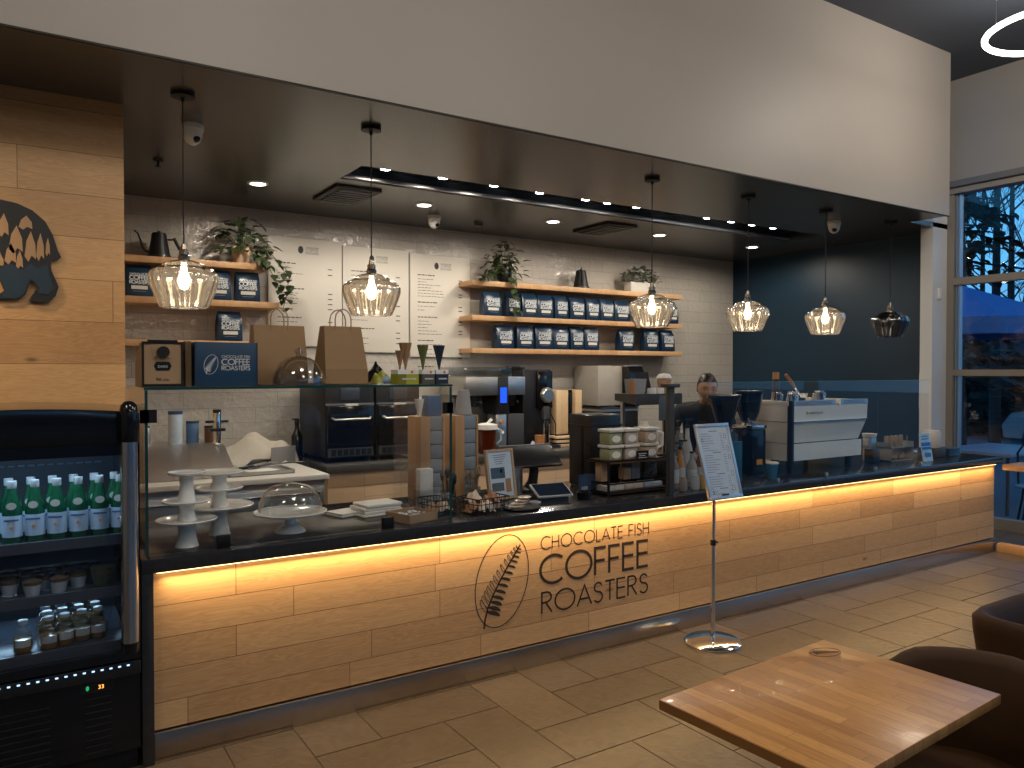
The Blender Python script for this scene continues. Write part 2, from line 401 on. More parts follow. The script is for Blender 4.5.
# floor: herringbone porcelain, one mesh
m, t, o = newmat('floor_tile')
p = N(t, 'ShaderNodeBsdfPrincipled'); L(t, p.outputs[0], o.inputs[0])
at = N(t, 'ShaderNodeAttribute', attribute_name='tint'); tc = N(t, 'ShaderNodeTexCoord')
mp = N(t, 'ShaderNodeMapping'); mp.inputs['Scale'].default_value = (3, 3, 3); mp.inputs['Rotation'].default_value = (0, 0, .5)
no = N(t, 'ShaderNodeTexNoise'); no.inputs['Scale'].default_value = 4; no.inputs['Detail'].default_value = 7; no.inputs['Distortion'].default_value = 1.6
L(t, tc.outputs['Object'], mp.inputs[0]); L(t, mp.outputs[0], no.inputs['Vector'])
mx = N(t, 'ShaderNodeMix', data_type='RGBA'); mx.inputs['A'].default_value = (.050, .038, .027, 1); mx.inputs['B'].default_value = (.155, .120, .086, 1)
L(t, no.outputs['Fac'], mx.inputs['Factor'])
mu = N(t, 'ShaderNodeMix', data_type='RGBA', blend_type='MULTIPLY'); mu.inputs['Factor'].default_value = 1
L(t, mx.outputs['Result'], mu.inputs['A']); L(t, at.outputs['Color'], mu.inputs['B']); L(t, mu.outputs['Result'], p.inputs['Base Color'])
bp = N(t, 'ShaderNodeBump'); bp.inputs['Strength'].default_value = .5; bp.inputs['Distance'].default_value = .006
L(t, no.outputs['Fac'], bp.inputs['Height']); L(t, bp.outputs[0], p.inputs['Normal']); p.inputs['Roughness'].default_value = .34
floor_tile = m
grout_m = M('dark_grout', (.05, .042, .035), .8)
b = B(); u = .3035; ox, oy = 3.165, 2.845; g = .0032; tints = []
XW0, YF0 = -3.0, -5.0
def put(x0, x1, y0, y1):
    x0, x1, y0, y1 = max(x0, XW0), min(x1, XR), max(y0, YF0), min(y1, YB)
    if x1 - x0 < .02 or y1 - y0 < .02: return
    b.box(x0 + g, x1 - g, y0 + g, y1 - g, -.02, 0); tints.append(random.uniform(.82, 1.12))
for j in range(-27, 17):
    for i in range(-21, 19):
        if (i - (1 + j)) % 4 == 0: put(ox + i * u, ox + (i + 2) * u, oy + j * u, oy + (j + 1) * u)
        if (i - j) % 4 == 0: put(ox + i * u, ox + (i + 1) * u, oy + j * u, oy + (j + 2) * u)
nt_ = len(tints)
b.box(XW0, XR, YF0, YB, -.08, -.0035)
fl = struct('floor', b, [floor_tile, grout_m])
at_ = fl.data.color_attributes.new('tint', 'FLOAT_COLOR', 'CORNER')
for pi, pl in enumerate(fl.data.polygons):
    k = pi // 6; v = tints[k] if k < nt_ else 1
    if k >= nt_: pl.material_index = 1
    for li in pl.loop_indices: at_.data[li].color = (v, v, v, 1)

wall_tile = tiles('glossy_wall_tile', (.47, .44, .395), (.30, .29, .27), .42, .142, rough=.05, wav=.6)
struct('wall_back', B().box(.3, XR + .1, YB, YB + .1, 0, ZC), wall_tile)
struct('wall_left', B().box(XW0, .527, 4.93, 5.03, 0, ZS), oak_wall)
struct('wall_left_return', B().box(.507, .527, 5.03, YB, 0, ZS), oak_wall)
struct('wall_right_blue', B().box(XR - .02, XR + .1, 4.6, YB, 0, ZS), blue_wall)
struct('wall_right_end', B().box(8.14, XR + .12, 4.47, 4.60, 0, ZC), M('painted_pier', (.62, .62, .61), .5, var=.02))
struct('wall_far_left', B().box(XW0 - .1, XW0, YF0, 4.93, 0, ZC), white_wall)
# bulkhead over the bar
struct('wall_upper_bulkhead', B().box(XW0, 7.70, 4.07, 4.08, ZS, ZS + .05).box(XW0, 7.70, 4.07, 4.19, ZS + .05, ZC), M('bulkhead_paint', (.335, .312, .285), .5, var=.03, scale=2))
struct('trim_1', B().box(XW0, 7.70, 4.066, 4.082, ZS - .010, ZS), black_matte)
# lowered ceiling with its light slot
b = B(); s0, s1, sx0, sx1 = 5.435, 5.90, 2.167, 7.66
b.box(XW0, 7.70, 4.08, 4.47, ZS, ZS + .05).box(XW0, XR, 4.47, s0, ZS, ZS + .05).box(XW0, XR, s1, YB, ZS, ZS + .05)
b.box(XW0, sx0, s0, s1, ZS, ZS + .05).box(sx1, XR, s0, s1, ZS, ZS + .05)
struct('ceiling_bar', b, soffit_paint)
b = B(); b.box(sx0 - .02, sx1 + .02, s0 - .02, s1 + .02, ZS + .10, ZS + .12)
b.box(sx0 - .02, sx0, s0, s1, ZS + .05, ZS + .10).box(sx1, sx1 + .02, s0, s1, ZS + .05, ZS + .10)
b.box(sx0, sx1, s0 - .02, s0, ZS + .05, ZS + .10).box(sx0, sx1, s1, s1 + .02, ZS + .05, ZS + .10)
struct('trim_2', b, M('slot_navy', (.012, .016, .022), .3))
struct('ceiling', B().box(XW0 - .1, XR + .1, YF0, 4.60, ZC, ZC + .1), navy_ceiling)
# window wall on the right (X = 8.45), Y from -5 to 4.47
mull = M('taupe_mullion', (.24, .215, .185), .45, var=.04)
mull_blue = M('anodised_edge', (.30, .36, .42), .3, .4, var=.03)
struct('wall_right', B().box(XR, XR + .12, YF0, 4.47, 3.56, ZC), white_wall)
wn = 0
yb = [4.47, 2.65, .85, -.95, -2.75, -5.0]
for i in range(5):
    wn += 1; y1, y0 = yb[i], yb[i + 1]
    fr = B()
    for z0, z1 in ((3.50, 3.56), (2.535, 2.61), (1.57, 1.635), (0, .11)): fr.box(XR - .028, XR + .09, y0 + .03, y1 - .07, z0, z1)
    fr.box(XR - .03, XR + .09, y1 - .07, y1, 0, 3.56).box(XR - .03, XR + .09, y0, y0 + .03, 0, 3.56)
    f = struct('window_%d' % wn, fr, mull); f['kind'] = 'structure'
    B().box(XR + .025, XR + .035, y0 + .03, y1 - .07, .11, 3.5).build('pane', clear, f)
    eb = B()
    for yy in (y1 - .085, y1 - .115): eb.box(XR + .0, XR + .06, yy - .006, yy + .006, .11, 3.5)
    eb.build('edge_strip', mull_blue, f)
struct('trim_3', B().box(XR - .06, XR + .0, -5, 4.47, 3.50, 3.56, .004), mull)
struct('trim_4', B().box(XR - .10, XR - .0, -5, 4.47, 3.565, 3.63, .004), M('blind_cassette', (.12, .12, .125), .5))
# street-side wall behind the visitor, with its windows
yb = [(-2.9, -.6), (-.3, 2.2), (2.5, 5.0), (5.3, 8.2)]
b = B(); b.box(XW0 - .1, XR + .1, YF0 - .12, YF0, 3.2, ZC)
for a_, c_ in zip([XW0 - .1] + [q[1] for q in yb], [q[0] for q in yb] + [XR + .1]): b.box(a_, c_, YF0 - .12, YF0, 0, 3.2)
struct('wall_front', b, white_wall)
for x0, x1 in yb:
    wn += 1; fr = B()
    fr.box(x0, x1, YF0 - .1, YF0 - .02, 0, .1).box(x0, x1, YF0 - .1, YF0 - .02, 3.14, 3.2).box(x0, x1, YF0 - .1, YF0 - .02, 2.3, 2.36)
    fr.box(x0, x0 + .05, YF0 - .1, YF0 - .02, 0, 3.2).box(x1 - .05, x1, YF0 - .1, YF0 - .02, 0, 3.2)
    f = struct('window_%d' % wn, fr, mull)
    B().box(x0 + .05, x1 - .05, YF0 - .065, YF0 - .055, .1, 3.14).build('pane', clear, f)
    lp = lamp('AREA', 'window_portal', ((x0 + x1) / 2, YF0 - .13, 1.6), 1, (1, 1, 1), shape='RECTANGLE', size=x1 - x0, size_y=3.1, rot=(-PI / 2, 0, 0))
    lp.data.cycles.is_portal = True; lp.rotation_euler = (PI / 2, 0, 0)
lp = lamp('AREA', 'window_portal', (XR + .14, -.3, 1.8), 1, (1, 1, 1), shape='RECTANGLE', size=3.5, size_y=9.4, rot=(0, PI / 2, 0)); lp.data.cycles.is_portal = True

# ================================================================== THE BAR COUNTER
T = thing('bar_counter', 'long front bar counter of pale oak planks with dark stone top, engraved fern and letters', 'counter', (3.9, 3.9, 0))
def loc(o, x=3.9, y=3.9, z=0): o.location = (-x, -y, -z); return o
loc(B().box(.465, 7.38, 3.482, 3.52, .125, .79).build('plank_front', oak, T))
loc(B().box(.42, 7.45, 3.44, 4.32, .79, .85, .003).build('worktop', dark_stone, T))
loc(B().box(.42, .465, 3.44, 4.32, 0, .79, .002).build('end_panel', dark_stone, T))
b = B(); b.box(.465, 7.38, 3.464, 3.52, 0, .118, .003)
loc(b.build('kick_plate', M('kick_steel', (.46, .42, .37), .22, 1, var=.10, scale=4), T))
loc(B().box(.465, 7.38, 3.52, 4.30, .02, .79).build('carcass', black_matte, T))
loc(B().box(7.38, 7.40, 3.50, 4.30, 0, .79).build('side_panel', oak, T))
b = B(); b.box(.48, 7.37, 3.462, 3.472, .783, .79)
tag(loc(b.build('light_strip', emis('amber_led', COUNTER_LED, 6), T)), 'amber light strip')
ink = M('engraved_ink', (.035, .020, .012), .6)
b = B(); OY = 3.4818; ux, uz = (1, 0, 0), (0, 0, 1)
strokes(b, 'CHOCOLATE FISH', (2.425, OY, .634), ux, uz, .80, .070, .0055)
loc(b.build('lettering', ink, T))
b = B(); strokes(b, 'COFFEE', (2.421, OY, .440), ux, uz, .80, .155, .017, gap=.13); loc(b.build('lettering', ink, T))
b = B(); strokes(b, 'ROASTERS', (2.431, OY, .279), ux, uz, .785, .115, .0105, gap=.12); loc(b.build('lettering', ink, T))
b = B(); fern_logo(b, (1.965, OY, .262), ux, uz, .475, .011); loc(b.build('fern_emblem', ink, T))

# ---- glass display case on the left of the worktop
T = thing('display_case', 'clear glass display case with black square clips on the left end of the counter', 'display case', (1.16, 3.85, .85))
L2 = lambda o: loc(o, 1.16, 3.85, .85)
gedge = M('glass_edge', (.01, .06, .06), .15)
L2(B().box(.455, 1.865, 3.496, 3.506, .851, 1.540).build('front_pane', clear, T))
L2(B().box(.445, .455, 3.496, 4.20, .851, 1.540).build('side_pane', clear, T))
L2(B().box(1.865, 1.875, 3.496, 4.20, .851, 1.540).build('side_pane', clear, T))
L2(B().box(.44, 1.88, 3.492, 4.02, 1.541, 1.551).build('top_pane', clear, T))
b = B(); b.box(.44, 1.88, 3.4905, 3.4925, 1.541, 1.552).box(.4435, .4550, 3.4925, 3.4955, .851, 1.54).box(1.8640, 1.8765, 3.4925, 3.4955, .851, 1.54)
L2(b.build('polished_edge', gedge, T))
for x in (.447, 1.868):
    L2(B().box(x - .022, x + .042 if x < 1 else x + .010, 3.486, 3.494, 1.405, 1.460).box(x - .022 if x < 1 else x - .045, x + .012, 3.486, 3.494, 1.405, 1.460).build('corner_clip', black_matte, T))
for x in (.752, 1.523, 1.83, .50):
    if x in (1.83, .50): continue
    L2(B().box(x - .028, x + .028, 3.486, 3.512, .851, .905, .002).build('base_clip', black_matte, T))
L2(B().box(.452, .474, 3.86, 3.96, .851, .90).build('base_clip', black_matte, T))

# ---- low glass screen along the right of the counter
T = thing('glass_screen', 'clear glass sneeze screen standing on the counter in front of the coffee machine', 'glass screen', (4.9, 3.5, .85))
L3 = lambda o: loc(o, 4.9, 3.5, .85)
for x0, x1 in ((3.45, 5.618), (5.626, 6.33)):
    L3(B().box(x0, x1, 3.497, 3.507, .852, 1.545).build('pane', clear, T))
L3(B().box(3.45, 6.33, 3.4965, 3.5075, 1.545, 1.5475).build('polished_edge', M('glass_edge_pale', (.10, .22, .26), .2), T))
for x in (4.42, 4.96, 5.57, 6.2): L3(B().box(x - .012, x + .012, 3.478, 3.494, .851, .880, .002).cyl((x, 3.475, .865), (x, 3.479, .865), .008).build('clamp', steel, T))
one('screen_post', B().box(-.018, .018, -.018, .018, 0, .675).box(-.055, .055, -.03, .03, .668, .690, .002), dark_grey,
    'slim black square post with a flat T-shaped top rising from the counter', 'post', (3.425, 3.51, .85))

# ---- back counter with its cabinets
T = thing('back_counter', 'grey stone worktop running along the rear tiled wall behind the bar', 'worktop', (5, 6.9, .74))
LB = lambda o: loc(o, 5, 6.9, .74)
LB(B().box(2.23, 8.42, 6.42, 7.41, .74, .80, .004).build('slab', grey_stone, T))
T = None
for i, (x0, x1) in enumerate(((2.26, 3.16), (3.17, 4.10), (4.11, 5.05), (5.06, 6.0), (6.01, 7.2), (7.21, 8.41))):
    T = thing('base_cabinet', ['veneered oak cabinet under the left black oven', 'veneered oak cabinet under the right black oven', 'veneered oak cabinet below the steel brewer',
         'veneered oak cabinet below the black bean grinder', 'veneered oak cabinet behind the wire snack rack', 'veneered oak cabinet at the blue wall'][i], 'cabinet', ((x0 + x1) / 2, 6.9, 0), group='cabinets of the rear worktop')
    f = lambda o: loc(o, (x0 + x1) / 2, 6.9, 0)
    f(B().box(x0, x1, 6.50, 7.41, .08, .739).build('body', cab_wood, T))
    xm = (x0 + x1) / 2
    f(B().box(x0 + .003, x1 - .003, 6.478, 6.499, .09, .60, .002).build('door', cab_wood, T))
    f(B().box(x0 + .003, x1 - .003, 6.478, 6.499, .604, .736, .002).build('drawer', cab_wood, T))
    f(B().box(x0 + .02, x1 - .02, 6.53, 6.56, 0, .08).build('toe_kick', black_matte, T))

# ---- twin ovens
def oven(x0, x1, lab):
    xm = (x0 + x1) / 2; w_ = x1 - x0
    T = thing('rapid_oven', lab, 'oven', (xm, 7.0, .80), group=None)
    f = lambda o: loc(o, xm, 7.0, .80)
    f(B().box(x0, x1, 6.62, 7.35, .84, 1.50, .01).build('body', M('oven_black', (.007, .007, .008), .42, spec=.35), T))
    f(B().box(x0 + .01, x1 - .01, 6.585, 6.619, .955, 1.31, .008).build('door', black_gloss, T))
    f(B().tube([(x0 + .05, 6.585, 1.205), (x0 + .07, 6.55, 1.19), (x1 - .07, 6.55, 1.19), (x1 - .05, 6.585, 1.205)], .010).build('door_handle', steel, T))
    f(B().box(x0 + .005, x1 - .005, 6.60, 6.622, 1.315, 1.33).build('trim_strip', steel, T))
    f(B().box(xm - .05, xm + .07, 6.598, 6.602, 1.302, 1.328).build('name_strip', paper, T))
    f(B().box(xm - .09, xm + .09, 6.612, 6.619, 1.36, 1.48, .004).build('screen', M('oven_screen', (.06, .07, .09), .2), T))
    b = B()
    b.box(x0 + .02, x1 - .02, 6.60, 6.618, .855, .93)
    f(b.build('vent_panel', dark_grey, T))
    b = B()
    for i in range(7): b.box(x0 + .05 + i * (w_ - .1) / 6.4, x0 + .09 + i * (w_ - .1) / 6.4, 6.594, 6.60, .865, .92)
    f(b.build('vent_slot', black_matte, T))
    for sx in (x0 + .04, x1 - .04):
        for sy in (6.68, 7.28): f(B().cyl((sx, sy, .80), (sx, sy, .84), .02).build('foot', black_matte, T))
oven(2.29, 2.75, 'left of the two black countertop ovens, its grille band lit below the door')
oven(2.77, 3.21, 'right of the two black countertop ovens, next to the white wall notice')

# ---- stainless prep table at the left
T = thing('prep_table', 'stainless refrigerated prep table against the rear tiled wall, hood lid open on it', 'prep table', (1.35, 6.6, 0))
f = lambda o: loc(o, 1.35, 6.6, 0)
f(B().box(.56, 2.05, 5.95, 7.30, .12, .73, .005).build('body', steel, T))
f(B().box(.55, 2.07, 5.88, 7.33, .77, .81, .006).build('work_surface', M('cutting_board', (.62, .60, .55), .5), T))
f(B().box(.56, 2.05, 5.93, 7.30, .73, .77).build('top_rail', steel, T))
for x0, x1 in ((.57, 1.28), (1.30, 2.04)):
    d = f(B().box(x0, x1, 5.915, 5.949, .42, .71, .004).build('drawer', steel, T))
    B().box(x0 + .04, x1 - .04, 5.885, 5.914, .655, .675, .004).build('handle', chrome, d)
    d = f(B().box(x0, x1, 5.915, 5.949, .13, .40, .004).build('drawer', steel, T))
    B().box(x0 + .04, x1 - .04, 5.885, 5.914, .345, .365, .004).build('handle', chrome, d)
f(B().prism([(6.10, .815), (6.55, 1.02), (7.1, 1.02), (7.1, .815)], 'X', .60, 1.42).build('hood_lid', steel, T))
f(B().tube([(.98, 6.16, .845), (.98, 6.10, .855), (1.0, 6.075, .865), (1.16, 6.075, .865), (1.18, 6.10, .855), (1.18, 6.16, .845)], .010).build('lid_handle', chrome, T))
b = B()
for i in range(14): b.box(.60, .92, 5.908, 5.914, .16 + i * .017, .168 + i * .017)
f(b.build('louvre', dark_grey, T))
for x in (.62, 1.98):
    for y in (6.05, 7.2): f(B().cyl((x, y, 0), (x, y, .12), .025).build('foot', black_matte, T))
one('thermometer_label', B().box(-.03, .03, 0, .002, -.025, .025), M('blue_label', (.35, .5, .7), .5), 'small pale blue label on the steel drawer front', 'label', (1.88, 5.912, .62))
# things on the prep table
def canister(name, lab, x, y, z, r, h, mt, lid=None, cat='canister', ang=0):
    T = thing(name, lab, cat, (x, y, z))
    B().lathe([(0, 0), (r, 0), (r, h * .9), (r * .93, h * .93)], n=24).build('body', mt, T)
    if lid: B().lathe([(r * .9, h * .9), (r * 1.03, h * .9), (r * 1.03, h), (0, h)], n=24).build('lid', lid, T)
    return T
canister('spice_jar', 'small steel shaker jar at the left end of the prep table lid', .86, 6.80, 1.02, .045, .16, steel, chrome, 'jar')
canister('storage_jar', 'clear jar with dark blue lid and white contents on the steel hood', 1.10, 6.85, 1.02, .055, .27, M('milky_jar', (.45, .55, .65), .2), M('navy_lid', (.02, .06, .12), .4), 'jar')
canister('plastic_tub', 'squat dark blue tub beside the clear jar on the steel hood', 1.24, 6.90, 1.02, .05, .18, M('blue_tub', (.06, .14, .28), .4), M('navy_lid'), 'tub')
canister('spice_jar', 'brown spice jar next to the steel pump canister', 1.36, 6.85, 1.02, .035, .14, M('brown_jar', (.12, .05, .02), .3), black_plastic, 'jar')
T = canister('pump_canister', 'tall steel canister with two black clamp bands on the steel hood', 1.40, 6.72, 1.02, .032, .28, chrome, black_plastic, 'canister')
B().box(-.09, .09, -.01, .01, .17, .19).box(-.06, .06, -.036, .036, .10, .125).build('clamp_band', black_plastic, T)
b = B()
def cloth_blob(cx, cy, cz, rx, ry, h, seed, nx=26, ny=16, wr=.25):
    r = random.Random(seed); ph = [r.uniform(0, 6) for _ in range(8)]; b = B(); rows = []
    for j in range(ny + 1):
        row = []
        for i in range(nx + 1):
            u_, v_ = i / nx * 2 - 1, j / ny * 2 - 1
            e_ = max(0, 1 - (u_ * u_ + v_ * v_ * .9)) ** .5 if u_ * u_ + v_ * v_ * .9 < 1 else 0
            z = h * e_ * (1 + wr * math.sin(u_ * 6 + ph[0] + v_ * 3) * math.sin(v_ * 5 + ph[1])) + .006 * math.sin(9 * u_ + ph[2]) + .008
            row.append((cx + rx * u_ * (1 + .06 * math.sin(5 * v_ + ph[3])), cy + ry * v_ * (1 + .08 * math.sin(4 * u_ + ph[4])), cz + max(.003, z)))
        rows.append(row)
    b.loft(rows, cap=False, close=False); return b
linen = M('cream_linen', (.56, .51, .43), .85, var=.08, scale=30, bump=.2)
one('kitchen_cloth', cloth_blob(0, 0, 0, .36, .20, .20, 4, wr=.32), linen, 'crumpled cream cloth with an orange stripe heaped behind the steel tray', 'cloth', (1.78, 6.95, .81))
T = thing('sheet_tray', 'steel tray with spatulas lying on the prep table surface', 'tray', (1.60, 6.25, .811))
B().box(-.25, .25, -.18, .18, 0, .006).box(-.25, .25, -.18, -.172, 0, .03).box(-.25, .25, .172, .18, 0, .03).box(-.25, -.242, -.18, .18, 0, .03).box(.242, .25, -.18, .18, 0, .03).build('pan', steel, T)
one('parchment_stack', B().box(-.12, .12, -.09, .09, 0, .018, .002), paper, 'stack of white paper sheets on the steel tray', 'paper', (1.62, 6.22, .818), .2)
for i in range(3):
    one('spatula', B().box(-.015, .015, -.16, .02, 0, .012, .003).box(-.035, .035, .02, .12, 0, .004), black_plastic if i < 2 else steel,
        ['black handled spatula lying across the white sheets', 'second black handled spatula nearer the cloth', 'all-steel spatula leaning over the tray edge'][i], 'spatula', (1.52 + i * .09, 6.3 + .03 * i, .838 + .014 * i), -1.2 + .15 * i)
one('bus_lid', B().box(-.13, .13, -.004, .004, 0, .15, .002), M('grey_lid', (.22, .21, .20), .5), 'grey flat lid propped up at the right end of the prep table', 'lid', (1.96, 6.75, .81), .4)
T = thing('dark_bottle', 'black bottle with a pump top in the corner left of the ovens', 'bottle', (2.17, 7.05, .81 - .01))
B().lathe([(0, 0), (.05, 0), (.05, .22), (.02, .28), (.018, .34)], n=20).build('body', black_gloss, T)
B().cyl((0, 0, .33), (0, 0, .38), .02).box(-.04, .01, -.008, .008, .37, .385).build('pump_top', black_plastic, T)
b = B()
one('wall_notice', B().box(-.16, .16, -.004, 0, -.085, .085), paper, 'white notice with the black figures 613 on the tiles right of the ovens', 'notice', (3.50, 7.415, 1.26))
text_mesh('figures', '6 1 3', .12, black_matte, bpy.data.objects['wall_notice'], (-.12, -.0045, -.045))
T = thing('wall_switch', 'small black switch plate on the tiles right of the ovens', 'switch', (3.52, 7.418, 1.52))
B().box(-.035, .035, -.01, 0, -.05, .05, .003).build('plate', black_plastic, T)
one('papers_box', B().box(-.09, .09, -.06, .06, 0, .2, .003), paper, 'stack of upright white napkin packs right of the ovens', 'napkins', (3.46, 7.0, 1.0 - .2))
one('crumpled_bag', cloth_blob(0, 0, 0, .10, .08, .12, 9), paper, 'crumpled white plastic bag on the rear worktop right of the ovens', 'bag', (3.44, 6.72, .80))

# ---- coffee brewer
T = thing('coffee_brewer', 'steel twin batch brewer with a blue screen on the rear worktop', 'coffee brewer', (4.15, 7.0, .80))
f = lambda o: loc(o, 4.15, 7.0, .80)
f(B().box(3.80, 4.52, 6.78, 7.35, 1.37, 1.56, .006).build('head', steel, T))
f(B().box(3.80, 4.40, 6.85, 7.35, 1.57, 1.66, .01).build('water_tank', glass('tank', (.75, .78, .8), 2), T))
f(B().box(3.80, 4.52, 7.08, 7.35, .84, 1.37, .006).build('column', M('brewer_back', (.22, .21, .20), .4, .6), T))
f(B().box(4.18, 4.30, 6.765, 7.1, 1.18, 1.56, .006).build('control_column', black_plastic, T))
f(B().box(4.20, 4.275, 6.758, 6.765, 1.29, 1.45).build('screen', emis('blue_screen', (.02, .10, .95), 1.2), T))
f(B().box(3.80, 4.52, 6.75, 7.35, .80, .84, .004).build('drip_base', black_plastic, T))
for x in (3.97, 4.41):
    q = f(B().lathe([(.055, 1.25), (.085, 1.37)], (x, 6.93, 0), 28, cap=True).build('brew_basket', black_plastic, T))
    B().tube([(x, 6.85, 1.30), (x, 6.80, 1.31), (x, 6.76, 1.30)], .012).build('basket_handle', chrome, q)
f(B().box(4.17, 4.30, 6.80, 6.98, .84, 1.17, .008).build('left_server', steel, T))
f(B().box(4.32, 4.52, 6.80, 7.02, .84, 1.17, .008).build('right_server', dark_grey, T))
f(B().cyl((4.235, 6.78, 1.09), (4.235, 6.80, 1.09), .02).build('server_tap', M('orange_knob', (.5, .18, .03), .4), T))
f(B().cyl((4.235, 6.77, .985), (4.235, 6.80, .985), .018).build('server_tap', white_plastic, T))
T = thing('iced_tea_pitcher', 'clear pitcher of dark red-brown tea with a white lid left of the brewer', 'pitcher', (3.95, 6.62, .80))
B().lathe([(0, .004), (.085, .004), (.10, .235), (0, .235)], n=24).build('tea', M('red_tea', (.07, .012, .004), .15), T)
B().lathe([(.10, .235), (.11, .24), (.11, .285), (.05, .30), (0, .30)], n=24).build('lid', white_plastic, T)
B().tube([(.09, -.04, .24), (.13, -.05, .23), (.135, -.05, .13), (.095, -.04, .09)], .011).build('handle', M('pale_blue_handle', (.35, .5, .7), .3), T)
B().cyl((0, 0, .29), (.05, -.02, .34), .015).build('lid_tab', white_plastic, T)
# ---- black bean grinder
T = thing('bean_grinder', 'tall black bulk bean grinder with a round silver dial', 'grinder', (4.72, 7.0, .80))
f = lambda o: loc(o, 4.72, 7.0, .80)
f(B().box(4.53, 4.90, 6.84, 7.3, .83, 1.64, .015).build('body', black_plastic, T))
f(B().box(4.69, 4.89, 6.80, 6.84, 1.22, 1.62, .01).build('front_housing', black_gloss, T))
q = B().lathe([(.0, 0), (.085, 0), (.085, .02), (.065, .045), (0, .045)], n=32).build('dial', steel, T); q.rotation_euler = (PI / 2, 0, 0); q.location = (.09, -.2, .56)
f(B().box(4.76, 4.84, 6.78, 6.84, 1.10, 1.24, .01).build('spout', dark_grey, T))
f(B().cyl((4.77, 6.76, .85), (4.77, 6.76, 1.06), .045).cyl((4.77, 6.76, 1.06), (4.77, 6.76, 1.09), .03).build('catch_cup', chrome, T))
f(B().box(4.58, 4.90, 6.66, 6.9, .80, .83, .006).build('base', black_plastic, T))
f(B().box(4.53, 4.60, 6.9, 7.2, 1.64, 1.67, .01).build('bean_hopper', black_plastic, T))
f(B().tube([(4.86, 6.79, 1.15), (4.90, 6.76, 1.05), (4.895, 6.75, .92), (4.86, 6.77, .87)], .006).build('cord', black_matte, T))
one('bean_scoop', B().cyl((0, 0, 0), (0, 0, .10), .05).cyl((0, 0, .10), (0, 0, .11), .052), M('copper_scoop', (.42, .19, .07), .4), 'copper coloured measuring cup at the grinder foot', 'cup', (4.66, 6.72, .83))
one('paper_roll', B().cyl((0, 0, 0), (0, 0, .06), .045).cyl((0, 0, .06), (.02, 0, .09), .02), M('white_blue', (.45, .5, .58), .5), 'small blue and white labelled jar in front of the brewer', 'jar', (4.45, 6.55, .80))
# ---- wooden cup dispenser
T = thing('lid_dispenser', 'tall pale wooden dispenser tower with a black slot, on stacked boards', 'dispenser', (5.1, 6.85, .80))
f = lambda o: loc(o, 5.1, 6.85, .80)
light_wood = planks('light_maple', (.62, .42, .23), (.76, .55, .33), w=2, h=.3, axes='ZX', seam=.0003)
f(B().box(4.94, 5.10, 6.80, 7.0, .93, 1.41, .004).build('side_panel', light_wood, T))
f(B().box(5.20, 5.29, 6.80, 7.0, .93, 1.41, .004).build('side_panel', light_wood, T))
f(B().box(5.10, 5.20, 6.86, 7.0, .93, 1.41).build('back_panel', black_matte, T))
f(B().box(5.12, 5.18, 6.83, 6.86, .95, 1.40, .02).build('lid_stack', black_gloss, T))
for k in range(3): f(B().box(4.87 + .015 * k, 5.34 - .015 * k, 6.70 + .01 * k, 7.05, .80 + .045 * (2 - k), .828 + .045 * (2 - k), .003).build('base_board', light_wood, T))
f(B().box(4.93, 5.27, 6.76, 7.0, .828, .845).box(4.93, 5.27, 6.76, 7.0, .873, .89).box(4.93, 5.27, 6.76, 7.0, .918, .93).build('base_spacer', black_matte, T))
# ---- water boiler tower (right of dispenser) standing on the rear worktop
T = thing('ice_machine', 'plain beige-grey cabinet machine against the tiles behind the snack rack', 'machine', (5.9, 7.05, .80))
f = lambda o: loc(o, 5.9, 7.05, .80)
f(B().box(5.60, 5.98, 6.9, 7.35, 1.22, 1.68, .006).build('housing', M('beige_metal', (.36, .33, .29), .4), T))
f(B().box(5.60, 6.14, 6.82, 7.35, .80, 1.20, .008).build('base_unit', black_plastic, T))
f(B().box(5.59, 6.15, 6.81, 7.36, 1.155, 1.18).build('trim_strip', steel, T))
T = thing('drip_brewer', 'tall black curved brewer with a glowing blue ring display behind the snack rack', 'coffee brewer', (6.06, 6.85, 1.20))
B().prism([(.0, 0), (.20, 0), (.22, .47), (-.05, .47), (-.09, .40), (-.06, .2)], 'X', -.10, .12).build('body', black_gloss, T)
q = B().lathe([(0, 0), (.032, 0), (.032, .01), (0, .01)], n=24).build('display', emis('blue_ring', (.02, .15, 1), 1.6), T); q.rotation_euler = (PI / 2, 0, 0); q.location = (.04, -.095, .33)
B().box(-.11, .13, -.06, .23, .47, .49, .006).build('steel_top', steel, T)
one('gooseneck_tap', B().tube([(0, 0, 0), (0, 0, .16), (.02, 0, .20), (.06, 0, .21), (.09, 0, .18)], .009).cyl((0, 0, 0), (0, 0, .03), .02), chrome, 'small chrome bent tap beside the rear sink', 'tap', (5.30, 6.62, .80), -1.2)
one('steel_bin', B().prism([(0, 0), (.28, 0), (.26, .14), (.05, .14)], 'X', -.14, .14), M('warm_grey_box', (.13, .115, .10), .5), 'low brown-grey box right of the wooden dispenser', 'box', (5.45, 6.9, .80))

